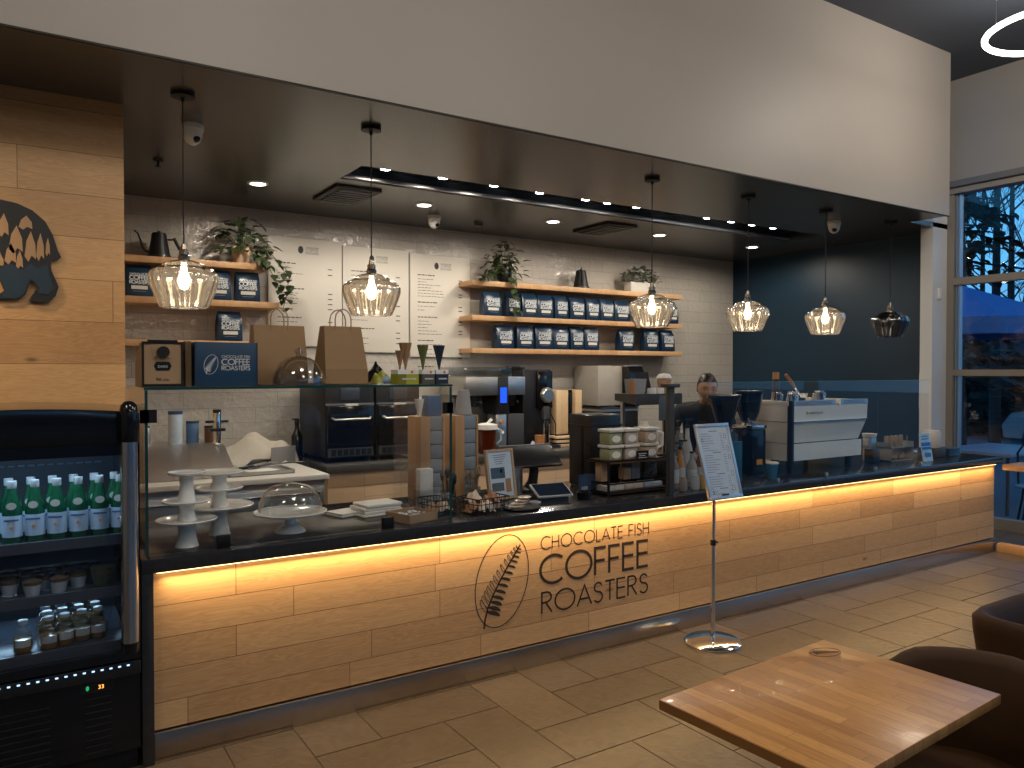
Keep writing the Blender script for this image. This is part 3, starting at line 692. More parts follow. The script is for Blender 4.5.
# ================================================================== CEILING FITTINGS
for i, x in enumerate(DOWN_X):
    T = thing('downlight', ['recessed downlight nearest the wooden wall, beside the first camera', 'recessed downlight left of the middle ceiling camera', 'recessed downlight above the ivy on the long shelves',
              'recessed downlight above the grey succulent planter', 'recessed downlight closest to the dark blue wall'][i], 'downlight', (x, 6.39, ZS), group='recessed downlights of the bar ceiling')
    B().lathe([(.062, -.002), (.062, -.010), (.082, -.006), (.084, 0), (.062, 0)], n=28).build('trim_ring', white_plastic, T)
    B().lathe([(0, -.004), (.061, -.004), (.061, -.001), (0, -.001)], n=28).build('lens', emis('downlight_lens', (1, .93, .82), 14), T)
for i, x in enumerate(SPOT_X):
    T = thing('slot_spotlight', 'small round spotlight in the black ceiling slot, %s from the left end' % ['first', 'second', 'third', 'fourth', 'fifth', 'sixth', 'seventh', 'eighth', 'ninth', 'tenth', 'eleventh'][i], 'spotlight',
              (x, 5.54, ZS + .10), group='spotlights in the ceiling slot')
    B().cyl((0, 0, 0), (0, 0, -.065), .042, n=20).build('housing', black_matte, T)
    B().lathe([(0, -.070), (.041, -.070), (.041, -.0655), (0, -.0655)], n=20).build('lens', emis('spot_lens', (.95, .97, 1), 30), T)
one('slot_rail', B().box(2.19, 7.64, -.012, .012, -.03, 0, .002), steel, 'thin metal rail along the rear edge of the black ceiling slot', 'rail', (0, 5.875, ZS + .04))
def vent(x, y, lab, big=1):
    T = thing('ceiling_vent', lab, 'air vent', (x, y, ZS))
    B().box(-.2, .2, -.3, .3, -.022, 0, .006).build('frame', black_matte, T)
    for k in range(7): B().box(-.15, .15, -.24 + k * .075, -.20 + k * .075, -.034, -.023, .003).build('slat', dark_grey, T)
vent(2.40, 6.37, 'square black louvred air vent in the bar ceiling, left of the light slot')
vent(5.28, 6.40, 'square black louvred air vent in the bar ceiling behind the third pendant')
def cam_(x, y, lab, rz, s=1):
    T = thing('security_camera', lab, 'security camera', (x, y, ZS), rz)
    B().lathe([(0, 0), (.062 * s, 0), (.066 * s, -.03 * s), (.060 * s, -.035 * s)], n=28, cap=True).build('mount', white_plastic, T)
    B().lathe([(.060 * s, -.036 * s), (.055 * s, -.075 * s), (.042 * s, -.105 * s), (.018 * s, -.122 * s), (0, -.125 * s)], n=28).build('dome', white_plastic, T)
    B().ell((0, -.030 * s, -.088 * s), (.028 * s, .026 * s, .026 * s)).build('lens', black_gloss, T)
cam_(.93, 5.10, 'white dome camera hanging by the left pendant cord', .45)
cam_(3.46, 6.80, 'white dome camera in the middle of the bar ceiling near the menus', .35)
cam_(7.0, 4.85, 'white dome camera between the last two pendants at the blue wall', -.9)
T = thing('sprinkler', 'tiny dark sprinkler head on the ceiling left of the first pendant cord', 'sprinkler', (.87, 6.06, ZS))
B().cyl((0, 0, 0), (0, 0, -.01), .035).cyl((0, 0, -.01), (0, 0, -.05), .010).cyl((0, 0, -.05), (0, 0, -.054), .022).build('head', black_matte, T)
T = thing('smoke_detector', 'small grey detector on the ceiling right of the middle camera', 'detector', (4.02, 6.9, ZS))
B().lathe([(0, 0), (.05, 0), (.045, -.03), (0, -.035)], n=24).build('body', dark_grey, T)

# ---- pendants
def pendant(x, on, lab, lit=None):
    T = thing('pendant_lamp', lab, 'pendant lamp', (x, 4.55, 1.965), 0, 'ribbed glass pendants over the counter')
    zt = ZS - 1.965
    B().lathe([(0, zt), (.062, zt), (.062, zt - .022), (.012, zt - .026), (.008, zt - .05), (0, zt - .05)], n=28).build('canopy', black_matte, T)
    B().cyl((0, 0, .33), (0, 0, zt - .04), .0042, n=8).build('cord', black_matte, T)
    B().lathe([(.0, .262), (.030, .262), (.032, .285), (.026, .292), (.026, .318), (.018, .322), (.014, .350), (0, .350)], n=24).build('lamp_holder', M('antique_nickel', (.32, .27, .22), .25, 1), T)
    prof = [(.118, .002), (.124, .006), (.134, .028), (.147, .06), (.160, .095), (.171, .125), (.177, .15), (.177, .172), (.170, .192), (.153, .208), (.128, .219), (.113, .223), (.110, .234), (.092, .247), (.062, .257), (.034, .264)]
    sh = B().lathe(prof, n=72, rib=.032, ribn=16).lathe([(r - .003, z + .0005) for r, z in prof][::-1], n=72, rib=.032, ribn=16)
    sh.build('glass_shade', smoke if on else smoke_unlit, T, smooth=60)
    B().lathe([(0, .10), (.020, .108), (.032, .14), (.030, .17), (.018, .20), (.014, .25), (0, .25)], n=20).build('bulb', emis('lit_bulb', (1, .80, .55), 20) if on else clear_obj, T)
for i, (x, on) in enumerate(PEND):
    pendant(x, on, ['glowing glass pendant hanging before the coffee bags at far left', 'glowing ribbed glass pendant hanging in front of the menu boards', 'glowing glass pendant before the right end of the long shelves',
                    'glowing glass pendant just left of the dark blue wall edge, fourth along', 'smaller-looking glowing glass pendant in front of the blue wall', 'unlit glass pendant, darkened in colour, the last one near the window'][i])
# ---- ring lamps over the seating, all but the first added for even light
for i, (x, y) in enumerate(RINGS):
    T = thing('ring_lamp', 'thin glowing white ring chandelier with a small globe inside, top right corner', 'chandelier', (x, y, 4.2)) if i == 0 else \
        thing('ring_lamp', 'glowing white ring chandelier added unseen over the seating to light the bulkhead', 'chandelier', (x, y, 4.2), group='added ring chandeliers lighting the bulkhead')
    rr = .46
    B().tube([(rr * math.cos(2 * PI * k / 64), rr * math.sin(2 * PI * k / 64), 0) for k in range(64)], .022, n=10, close=True).build('ring', emis('ring_glow', (1, .95, .9), 9), T)
    B().ell((-.02, -.17, .02), (.085, .085, .085)).build('globe', emis('ring_glow', (1, .95, .9), 9), T)
    for a in (.5, 2.6, 4.7): B().cyl((rr * math.cos(a), rr * math.sin(a), .02), (rr * math.cos(a), rr * math.sin(a), ZC - 4.2), .002, n=6).build('wire', steel, T)
    B().cyl((-.02, -.17, .10), (-.02, -.17, ZC - 4.2), .004, n=6).build('wire', steel, T)
    B().cyl((0, 0, ZC - 4.23), (0, 0, ZC - 4.2), .16, n=24).build('canopy', white_plastic, T)

# ================================================================== MENUS, SHELVES, BAGS
logo_ink = M('menu_ink', (.03, .03, .035), .6); grey_ink = M('menu_grey_ink', (.30, .29, .28), .6)
def menu(x0, x1, z0, z1, lab, seed, layout):
    w_, h_ = x1 - x0, z1 - z0
    T = thing('menu_board', lab, 'menu board', (x0, 7.40, z0))
    B().box(0, w_, -.012, .012, 0, h_, .002).build('panel', M('menu_white', (.66, .62, .555), .5, var=.015, scale=2), T)
    b = B(); O = (w_ * .38, -.0125, h_ - .145)
    el = [(.035 + .026 * math.cos(2 * PI * k / 24 ) * 1, .035 + .036 * math.sin(2 * PI * k / 24)) for k in range(24)]
    b.flat(el, O, (1, 0, 0), (0, 0, 1), .0012); b.build('round_mark', logo_ink, T)
    b = B()
    for k, (s_, hh) in enumerate((('CHOCOLATE FISH', .014), ('COFFEE', .022), ('ROASTERS', .018))):
        strokes(b, s_, (w_ * .38 + .085, -.0125, h_ - .092 - .028 * k), (1, 0, 0), (0, 0, 1), .125, hh, .0035)
    b.build('shop_lettering', grey_ink, T)
    r = random.Random(seed)
    hd, ln, pr = B(), B(), B()
    z = h_ - layout[0]
    for n_, gap in layout[1]:
        def words(b, x, z, total, hh):
            e_ = x + total
            while x < e_:
                q = r.uniform(.018, .05); q = min(q, e_ - x + .006)
                b.box(x, x + q, -.0132, -.0122, z, z + hh * r.uniform(.75, 1)); x += q + .009
        words(hd, w_ * .12, z, r.uniform(.17, .26), .011); z -= .042
        for k in range(n_):
            words(ln, w_ * .12, z, r.uniform(.08, .30), .0075)
            if r.random() < .75:
                pr.box(w_ * .80, w_ * .80 + .045, -.0132, -.0122, z + .004, z + .013)
            z -= gap
        z -= .035
    for nm, q in (('heading', hd), ('menu_line', ln), ('price', pr)):
        o_ = q.build(nm, logo_ink if nm != 'menu_line' else M('menu_soft_ink', (.16, .15, .14), .6), T); o_['kind'] = 'stuff'
menu(2.01, 2.733, 1.86, 2.90, 'white menu board with black heading marks, left of three, behind the ivy', 1, (.25, [(3, .055), (4, .05), (2, .05), (3, .05)]))
menu(2.743, 3.458, 1.81, 2.87, 'white menu board, middle of three, behind the second pendant', 2, (.25, [(4, .055), (4, .05), (3, .055)]))
menu(3.478, 4.195, 1.77, 2.85, 'white menu board with the densest text, right of three, near the shelves', 3, (.22, [(7, .030), (2, .04), (5, .034), (4, .05), (2, .05)]))

def shelf(x0, x1, z, lab, y0=7.10):
    one('wall_shelf', B().box(0, x1 - x0, y0 - 7.26, 7.42 - 7.262, -.055, 0, .003), shelf_wood, lab, 'shelf', (x0, 7.26, z), group=None)
shelf(.60, 1.93, 2.585, 'short oak wall shelf at left with the kettle and ivy on it, topmost')
shelf(.60, 2.03, 2.245, 'short oak wall shelf at left carrying four navy coffee bags')
shelf(.60, 2.03, 1.885, 'short oak wall shelf at left, lowest, half hidden behind the navy box')
shelf(4.06, 7.13, 2.585, 'long oak wall shelf right of the menus with ivy, kettle and planter, topmost')
shelf(4.06, 7.13, 2.215, 'long oak wall shelf right of the menus, middle, with the fuller bag row')
shelf(4.06, 7.13, 1.865, 'long oak wall shelf right of the menus, lowest, bag row with a gap')

# coffee bag: body pinched to a top seal, side gusset
def coffee_bag(w_=.21, h_=.265, d_=.11):
    T = thing('coffee_bag', 'x', 'coffee bag', (0, 0, 0))
    b = B(); rings = []
    for t_, wx, dy in ((0, 1, 1), (.08, 1.02, 1.04), (.5, 1.0, 1.02), (.78, .97, .80), (.92, .95, .30), (1, .93, .06)):
        z = h_ * t_; W, D = w_ / 2 * wx, d_ / 2 * dy; q = .012
        rings.append([(-W + q, -D, z), (0, -D - .006 * (t_ < .8), z), (W - q, -D, z), (W, -D + q * .5, z), (W - .018 * (t_ > .1), 0, z), (W, D - q * .5, z), (W - q, D, z), (-W + q, D, z), (-W, D - q * .5, z), (-W + .018 * (t_ > .1), 0, z), (-W, -D + q * .5, z)])
    b.loft(rings); b.build('pouch', bag_blue, T)
    yf = -d_ / 2 * 1.04 - .008; sil = M('silver_print', (.60, .64, .68), .45)
    b = B(); s = w_ / .21
    strokes(b, 'COFFEE', (-.075 * s, yf, h_ * .52), (1, 0, 0), (0, 0, 1), .15 * s, .032, .008, gap=.12)
    strokes(b, 'ROASTERS', (-.075 * s, yf, h_ * .39), (1, 0, 0), (0, 0, 1), .15 * s, .026, .006, gap=.12)
    strokes(b, 'CHOCOLATE FISH', (-.075 * s, yf, h_ * .665), (1, 0, 0), (0, 0, 1), .15 * s, .014, .0028, gap=.12)
    b.build('print', sil, T)
    B().box(-.062 * s, .062 * s, yf - .001, yf + .006, h_ * .22, h_ * .33).build('label', M('cream_label', (.62, .58, .50), .6), T)
    B().box(-.05 * s, .05 * s, yf - .001, yf + .006, h_ * .145, h_ * .16).build('small_print', M('dull_print', (.14, .2, .3), .6), T)
    return T
ORD = ['first', 'second', 'third', 'fourth', 'fifth', 'sixth', 'seventh', 'eighth', 'ninth', 'tenth', 'eleventh']
bag0 = coffee_bag(); used = False
def bag(x, z, lab, grp, rz=0, sc=(1, 1, 1), y=7.175):
    global used
    if not used: T = bag0; T.location = (x, y, z); T.rotation_euler = (0, 0, rz); T['label'] = lab; T['group'] = grp; used = True
    else: T = dup(bag0, (x, y, z), rz, lab, grp)
    T.scale = sc
rb = random.Random(5)
for i, (a_, c_) in enumerate(((4.21, 4.45), (4.50, 4.69), (4.71, 4.92), (4.93, 5.13), (5.15, 5.35), (5.36, 5.60), (5.61, 5.81), (5.82, 6.03), (6.05, 6.28), (6.42, 6.70), (6.87, 7.09))):
    bag((a_ + c_) / 2, 2.215, 'navy coffee bag on the middle long shelf, %s from the left' % ORD[i], 'coffee bags on the middle long shelf', rb.uniform(-.10, .06), (min(1.05, (c_ - a_) / .215), 1, rb.uniform(.96, 1.02)))
for i, (a_, c_) in enumerate(((4.36, 4.62), (4.64, 4.87), (4.90, 5.13), (5.14, 5.36), (5.37, 5.58), (5.59, 5.80), (6.10, 6.38), (6.50, 6.78), (6.80, 7.03))):
    lab = 'navy coffee bag on the lowest long shelf, %s from the left' % ORD[i] if i < 6 else 'navy coffee bag right of the gap on the lowest long shelf, %s of three' % ORD[i - 6]
    bag((a_ + c_) / 2, 1.865, lab, 'coffee bags on the lowest long shelf', rb.uniform(-.12, .06), (min(1.05, (c_ - a_) / .22), 1, rb.uniform(.96, 1.02)))
for i, x in enumerate((.87, 1.10, 1.51, 1.76)):
    bag(x, 2.245, 'navy coffee bag on the short left shelf, %s' % ['nearest the wooden wall', 'half hidden behind the lit pendant', 'just right of the lit pendant', 'under the ivy'][i], 'coffee bags on the short left shelf', rb.uniform(-.1, .05))
bag(1.60, 1.885, 'single navy coffee bag on the lowest left shelf above the navy box', 'coffee bags on the short left shelf', .04)

# kettles
def kettle(x, lab, rz, spout=True):
    T = thing('gooseneck_kettle', lab, 'kettle', (x, 7.22, 2.585), rz)
    B().cyl((0, 0, 0), (0, 0, .022), .105, .100, n=28).box(-.06, .15, -.07, .07, 0, .014, .004).build('base', black_plastic, T)
    B().lathe([(0, .023), (.090, .023), (.082, .06), (.063, .17), (.060, .205), (0, .205)], n=28).build('body', black_matte, T)
    B().lathe([(0, .206), (.055, .206), (.052, .216), (.014, .218), (.012, .235), (0, .235)], n=24).build('lid', black_matte, T)
    B().tube([(-.075, 0, .05), (-.11, 0, .06), (-.13, 0, .09), (-.145, 0, .15), (-.165, 0, .20), (-.195, 0, .225)], [.012, .010, .009, .008, .007, .006]).build('spout', black_matte, T)
    B().tube([(.055, 0, .165), (.10, 0, .168), (.125, 0, .175)], .009).tube([(.118, 0, .185), (.15, 0, .12), (.185, 0, .055)], .014).build('handle', black_matte, T)
kettle(1.04, 'black gooseneck kettle on the top left shelf, spout to the left', 0)
kettle(5.60, 'black gooseneck kettle on the top long shelf, seen end-on between ivy and planter', .95)

# plants
def leaf(b, p, d, s, droop=.3):
    """one ivy leaf: heart-like folded blade"""
    d = Vector(d).normalized(); side = d.cross(Vector((0, 0, 1)))
    if side.length < .1: side = Vector((1, 0, 0))
    side.normalize(); up = side.cross(d)
    P = lambda a, c, h: Vector(p) + d * a * s + side * c * s + up * h * s
    v = b._v([P(0, 0, 0), P(.18, .42, .06), P(.55, .40, .04), P(1.05, 0, -.16), P(.55, -.40, .04), P(.18, -.42, .06), P(.5, 0, -.04)])
    for i in range(6):
        if i < 5: b.b.faces.new((v[i], v[i + 1], v[6]))
        else: b.b.faces.new((v[5], v[0], v[6]))
def ivy(x, y, z, lab, seed, vines, pot_r=.09, spread=.27, up=.30, potc=terracotta, n=110):
    r = random.Random(seed); T = thing('potted_ivy', lab, 'potted plant', (x, y, z))
    B().lathe([(0, 0), (pot_r * .75, 0), (pot_r, .05), (pot_r * 1.02, .13), (pot_r * .9, .15), (pot_r * .86, .12), (0, .12)], n=28).build('pot', potc, T)
    b = B(); st = B()
    for i in range(n):
        a = r.uniform(0, 2 * PI); e_ = r.uniform(-.1, 1.35); q = r.uniform(.35, 1)
        c_ = Vector((math.cos(a) * math.cos(e_) * spread * q, math.sin(a) * math.cos(e_) * .16 * q, .12 + math.sin(e_) * up * q))
        if y + c_.y > 7.36: c_.y = 7.36 - y
        leaf(b, c_, (math.cos(a), math.sin(a) * .6 - .4, r.uniform(-1, .35)), r.uniform(.055, .10))
        if i % 6 == 0: st.tube([(0, 0, .10), c_ * .6 + Vector((0, 0, .05)), c_], .003, n=5)
    for pts in vines:
        pts = [Vector(p_) for p_ in pts]; st.tube(pts, .003, n=5)
        for k in range(len(pts) - 1):
            for _ in range(7):
                f = r.random(); c_ = pts[k].lerp(pts[k + 1], f) + Vector((r.uniform(-.035, .035), r.uniform(-.04, .02), r.uniform(-.02, .02)))
                leaf(b, c_, (r.uniform(-1, 1), -.6, r.uniform(-1.2, .1)), r.uniform(.05, .095))
    b.build('foliage', leaf_m, T, smooth=False); st.build('vine', M('vine_stem', (.07, .08, .03), .6), T)
ivy(1.72, 7.18, 2.585, 'trailing ivy in a tan pot on the top left shelf, hanging over the menu', 11,
    [[(.05, -.06, .14), (.20, -.12, .12), (.33, -.12, -.02), (.38, -.12, -.16), (.36, -.12, -.30), (.33, -.12, -.40)], [(.04, -.05, .14), (.16, -.14, .04), (.24, -.13, -.10), (.30, -.12, -.22)]], spread=.30, up=.30)
ivy(4.50, 7.16, 2.585, 'trailing ivy on the left end of the top long shelf, over the bags', 23,
    [[(.0, -.08, .12), (.02, -.14, .02), (.05, -.14, -.12), (.06, -.14, -.26), (.08, -.14, -.36)], [(-.05, -.03, .13), (-.18, -.08, .10), (-.30, -.10, .06), (-.36, -.11, .0)]], pot_r=.08, spread=.25, up=.36, potc=black_matte, n=95)
T = thing('succulent_planter', 'white rectangular planter of grey-green dried sprigs on the top long shelf', 'planter', (6.50, 7.20, 2.585))
B().box(-.20, .20, -.07, .07, 0, .12, .006).build('pot', M('white_pot', (.55, .53, .49), .6), T)
b = B(); r = random.Random(2)
for i in range(420):
    a = r.uniform(0, 2 * PI); x = r.uniform(-.2, .2); q = Vector((x * 1.25, r.uniform(-.08, .06), .12 + r.uniform(0, .19) * (1 - (x / .3) ** 2)))
    leaf(b, q, (math.cos(a), math.sin(a), r.uniform(-.2, 1)), r.uniform(.03, .055))
b.build('foliage', leaf_dry, T, smooth=False)

# ================================================================== BEAR PANEL ON THE WOODEN WALL
T = thing('bear_silhouette', 'black and navy bear silhouette with a mountain scene, mounted on the oak wall', 'wall art', (-.05, 4.92, 2.0))
# outline (x to the right, z up, metres); the head lies off to the left of the photograph
out_ = [(.262, .245), (.248, .275), (.225, .36), (.19, .43), (.13, .485), (.06, .515), (-.04, .53), (-.16, .52), (-.27, .50), (-.36, .51), (-.41, .54), (-.45, .53), (-.46, .49), (-.52, .45), (-.60, .40), (-.64, .36),
        (-.62, .33), (-.54, .31), (-.47, .27), (-.43, .20), (-.42, .10), (-.45, .03), (-.47, .0), (-.37, -.005), (-.34, .02), (-.33, .12), (-.30, .17), (-.27, .10), (-.29, .02), (-.29, -.005), (-.19, -.005), (-.17, .03), (-.15, .14),
        (-.05, .15), (-.02, .10), (.0, .045), (-.03, .02), (-.03, .0), (.06, .0), (.095, .03), (.115, .09), (.125, .105), (.15, .065), (.14, .05), (.12, .02), (.115, -.005), (.20, -.01), (.235, .03), (.25, .08), (.235, .12), (.215, .17), (.215, .215), (.245, .225)]
B().prism(out_, 'Y', -.018, 0).build('panel', M('navy_black_panel', (.008, .010, .013), .45), T)
b = B()   # lower navy forest zone
b.prism([(-.14, .15), (-.05, .155), (-.015, .10), (.005, .045), (-.02, .008), (.055, .006), (.09, .035), (.11, .10), (.125, .115), (.16, .07), (.15, .04), (.195, .035), (.225, .07), (.21, .13), (.195, .20), (.15, .17), (.12, .20), (.08, .16), (.03, .19), (-.03, .17), (-.08, .20)], 'Y', -.0215, -.0185)
b.build('navy_zone', M('navy_forest', (.010, .030, .055), .5), T)
b = B(); cut = M('bare_wood_cut', (.40, .25, .13), .6)
r = random.Random(8)
for cx, cz, ww, hh in ((-.05, .33, .055, .13), (.0, .40, .045, .10), (.055, .33, .06, .12), (.03, .25, .05, .09), (.12, .30, .05, .13), (.10, .42, .06, .06), (.165, .30, .035, .12), (-.11, .30, .045, .16), (-.17, .34, .04, .12), (-.02, .21, .04, .07), (.20, .30, .02, .08), (.07, .22, .03, .08)):
    pts = [(cx - ww * .55, cz - hh * .5), (cx - ww * .2, cz - hh * .72), (cx + ww * .1, cz - hh * .45), (cx + ww * .5, cz - hh * .6), (cx + ww * .45, cz), (cx + ww * .05, cz + hh * .55), (cx - ww * .35, cz + hh * .15)]
    b.prism(pts, 'Y', -.0215, -.0185)
q = b.build('mountain_facets', cut, T); q['kind'] = 'stuff'

# ================================================================== DRINKS FRIDGE
FX, FY = .035, 3.80
T = thing('drinks_fridge', 'tall black glass-front drinks fridge at the left end of the counter', 'fridge', (FX, FY, 0))
f = lambda o: loc(o, FX, FY, 0)
x0, x1, yf, yb_ = -.40, .415, 3.46, 4.15
f(B().box(x0, x0 + .03, yf, yb_, .08, 1.42).build('side_wall', black_gloss, T)); f(B().box(x1 - .03, x1, yf, yb_, .08, 1.42).build('side_wall', black_gloss, T))
f(B().box(x0 + .03, x1 - .03, yb_ - .03, yb_, .08, 1.42).build('back_wall', M('fridge_liner', (.03, .035, .045), .4), T))
f(B().box(x0 + .03, x1 - .03, yf, yb_ - .03, .08, .40).build('machine_box', black_gloss, T))
f(B().box(x0 + .01, x1 - .01, yf + .01, yf + .03, 0, .08).build('skirt', black_matte, T))
f(B().box(x0 + .03, x1 - .03, yf, yb_ - .03, 1.33, 1.42).build('ceiling_panel', black_plastic, T))
rings = []
for k in range(13):
    x = x0 + (x1 - x0) * k / 12; u_ = (k / 6 - 1); z = 1.475 - .022 * u_ * u_
    rings.append([(x, yf - .03, 1.33), (x, yf - .045, 1.40), (x, yf - .035, z), (x, yf + .05, z + .004), (x, yb_, z + .004), (x, yb_, 1.42), (x, yf, 1.42), (x, yf, 1.33)])
f(B().loft(rings).build('canopy', black_gloss, T))
d = f(B().box(x0, x0 + .05, yf - .035, yf - .003, .46, 1.33).box(x1 - .045, x1, yf - .035, yf - .003, .46, 1.33).box(x0 + .05, x1 - .045, yf - .035, yf - .003, 1.285, 1.33).box(x0 + .05, x1 - .045, yf - .035, yf - .003, .46, .495).build('door_frame', black_gloss, T))
B().box(x0 + .05, x1 - .045, yf - .022, yf - .016, .495, 1.285).build('door_pane', glass('fridge_pane', (.90, .93, .95), 1.0, .01), d)
hb = B(); 
hb.tube([(.372, yf - .045, 1.38), (.372, yf - .075, 1.40), (.372, yf - .075, .54), (.372, yf - .075, .52)], .032, n=20)
f(hb.build('handle_bar', M('satin_handle', (.62, .60, .57), .22, 1, var=.04), T))
f(B().lathe([(.034, 1.34), (.036, 1.345), (.036, 1.45), (.030, 1.485), (.015, 1.50), (0, 1.502)], (.372, yf - .075, 0), 24).box(.355, .39, yf - .075, yf - .03, 1.36, 1.42).build('handle_cap', black_gloss, T))
f(B().lathe([(.0, .505), (.030, .507), (.034, .52), (.034, .545)], (.372, yf - .075, 0), 24).box(.355, .39, yf - .075, yf - .03, .51, .535).build('handle_cap', black_gloss, T))
f(B().box(x0, x1, yf - .03, yf - .002, .395, .45, .004).build('lower_rail', black_plastic, T))
led = emis('cool_led', (.45, .72, 1), 1.8)
b = B()
for k in range(24): b.box(x0 + .05 + k * .031, x0 + .060 + k * .031, yf - .0335, yf - .0305, .435, .440)
q = f(b.build('led_dots', led, T))
b = B(); b.box(x0 + .05, x1 - .05, yf + .002, yf + .010, 1.318, 1.326); f(b.build('led_strip', emis('cool_led_top', (.45, .72, 1), 3), T))
b = B(); b.box(x0 + .04, x1 - .10, 3.80, 3.81, .70, .712).box(x0 + .04, x1 - .10, 3.80, 3.81, .955, .967); f(b.build('rear_led_strip', emis('cool_led_rear', (.35, .62, 1), 2.2), T))
SH = ((.952, 3.50), (.74, 3.50), (.52, 3.50))
for z, yy in SH:
    q = f(B().box(x0 + .035, x1 - .035, yy, 4.05, z - .012, z, .002).build('glass_shelf', M('fridge_shelf', (.05, .065, .09), .25), T))
    B().box(x0 + .035, x1 - .035, yy - .006, yy + .012, z - .035, z + .006).build('shelf_rail', M('rail_grey', (.10, .10, .11), .3, .5), q)
b = B()
for k in range(18): b.box(x0 + .06 + k * .038, x0 + .086 + k * .038, 4.10, 4.118, 1.19, 1.196).box(x0 + .06 + k * .038, x0 + .086 + k * .038, 4.10, 4.118, 1.24, 1.246).box(x0 + .06 + k * .038, x0 + .086 + k * .038, 4.10, 4.118, .70, .706)
q = f(b.build('vent_slits', M('slit_blue', (.10, .16, .24), .5), T)); q['kind'] = 'stuff'
b = B()
for k in range(9): b.box(.22, .31, yf - .004, yf + .001, .10 + k * .027, .104 + k * .027)
f(b.build('grille', M('grille_edge', (.02, .02, .02), .3), T)); b = B()
for k in range(9): b.box(-.1, .10, yf - .004, yf + .001, .10 + k * .027, .104 + k * .027)
f(b.build('grille', M('grille_edge', (.02, .02, .02), .3), T))
f(B().box(.20, .32, yf - .005, yf + .001, .345, .385).build('display_panel', black_plastic, T))
q = text_mesh('temperature_digits', '33', .022, emis('orange_digits', (1, .32, .05), 3), T, (.262 - FX, yf - .006 - FY, .356), depth=.0004)
f(B().ell((.225, yf - .006, .365), (.006, .002, .010), 10, 6).build('leaf_light', emis('green_light', (.02, .35, .12), 1), T))
for sx in (x0 + .05, x1 - .05):
    for sy in (yf + .06, yb_ - .06): f(B().cyl((sx, sy, 0), (sx, sy, .08), .022).build('foot', black_matte, T))
one('price_card', B().box(-.022, .022, -.001, .001, -.016, .016), M('pale_card', (.5, .62, .72), .5), 'small pale card on the fridge back above the juice bottles', 'card', (.26, 4.10, .70))

# sparkling water bottles

green = M('green_bottle', (.003, .052, .022), .10, var=.2, coat=.4)
T = thing('water_bottle', 'x', 'bottle', (0, 0, 0))
B().lathe([(0, 0), (.032, 0), (.034, .008), (.034, .125), (.028, .155), (.017, .195), (.0135, .225), (0, .225)], n=28).build('glass_body', green, T)
q = B().lathe([(.0345, .030), (.0348, .030), (.0348, .112), (.0345, .112)], n=28).build('paper_label', M('pale_blue_label', (.36, .47, .60), .5), T)
b = B(); b.prism([(.008 * math.cos(a * PI / 5) * (1 if a % 2 else .5), .068 + .008 * math.sin(a * PI / 5) * (1 if a % 2 else .5)) for a in range(10)], 'Y', -.0362, -.0346)
b.build('orange_star', M('orange_star', (.65, .20, .03), .5), q)
b = B(); b.box(-.024, .024, -.0352, -.0340, .092, .099); b.build('print_line', M('label_print', (.05, .10, .22), .5), q)
B().lathe([(.015, .215), (.0158, .216), (.0158, .243), (0, .244)], n=20).build('cap', M('silver_cap', (.55, .56, .57), .35, .4), T)
B().prism([(.017 * math.cos(2 * PI * k / 18), .150 + .014 * math.sin(2 * PI * k / 18)) for k in range(18)], 'Y', -.0335, -.0325).build('neck_medallion', M('medallion', (.42, .40, .36), .4), T)
wb0 = T
places = ['leftmost', 'second from left', 'third from left', 'third from the chrome handle', 'second from the chrome handle', 'right beside the chrome handle']
for i in range(6):
    l = 'green sparkling water bottle, front row of the top fridge shelf, ' + places[i]
    x = -.018 + i * .0745
    if i == 0: wb0.location = (x, 3.545, .952); wb0['label'] = l; wb0['group'] = 'green water bottles, front row'; wb0.rotation_euler = (0, 0, -.1)
    else: dup(wb0, (x, 3.545, .952), rb.uniform(-.25, .1), l, 'green water bottles, front row')
for i in range(6):
    dup(wb0, (-.03 + i * .0745, 3.64, .952), rb.uniform(-.4, .4), 'green sparkling water bottle hidden in the second row of the fridge shelf', 'green water bottles, second row')

# yoghurt pots with granola
cup_clear = glass('pot_plastic', (.86, .90, .94), 1.8, .05)
T = thing('yoghurt_pot', 'x', 'yoghurt pot', (0, 0, 0)); yp0 = T
B().lathe([(0, .003), (.024, .003), (.032, .045), (0, .045)], n=24).build('yoghurt', M('yoghurt', (.72, .72, .70), .5), T)
B().lathe([(0, .0455), (.0325, .0455), (.034, .058), (.02, .064), (0, .064)], n=24).build('granola', M('granola', (.22, .13, .06), .8, var=.6, scale=90, bump=1), T)
B().lathe([(.0, .0), (.026, .0), (.036, .068), (.038, .072), (.038, .078), (0, .080)], n=24).build('clear_cup', cup_clear, T)
yl = [(-.03, 3.60), (.045, 3.545), (.09, 3.62), (.135, 3.55), (.205, 3.60), (-.04, 3.70), (.04, 3.71), (.12, 3.71), (.20, 3.71)]
wh = ['behind at the far left', 'front row, white label facing out', 'back between the two front pots', 'front row, right of the labelled pot', 'next to the salad tub', 'rear row far left', 'rear row second', 'rear row third', 'rear row by the salad tub']
for i, (x, y) in enumerate(yl):
    l = 'clear granola yoghurt pot, middle fridge shelf, ' + wh[i]
    if i == 0: yp0.location = (x, y, .74); yp0['label'] = l; yp0['group'] = 'yoghurt pots in the fridge'
    else: dup(yp0, (x, y, .74), None, l, 'yoghurt pots in the fridge')
T = thing('salad_tub', 'clear round tub of green and orange salad on the middle fridge shelf', 'salad tub', (.295, 3.57, .74))
B().lathe([(0, .003), (.036, .003), (.049, .080), (0, .082)], n=26).build('salad', M('salad', (.10, .09, .02), .6, var=.9, scale=60, bump=1), T)
B().lathe([(.0, .0), (.039, .0), (.053, .088), (.056, .092), (.056, .098), (0, .102)], n=26).build('clear_tub', cup_clear, T)

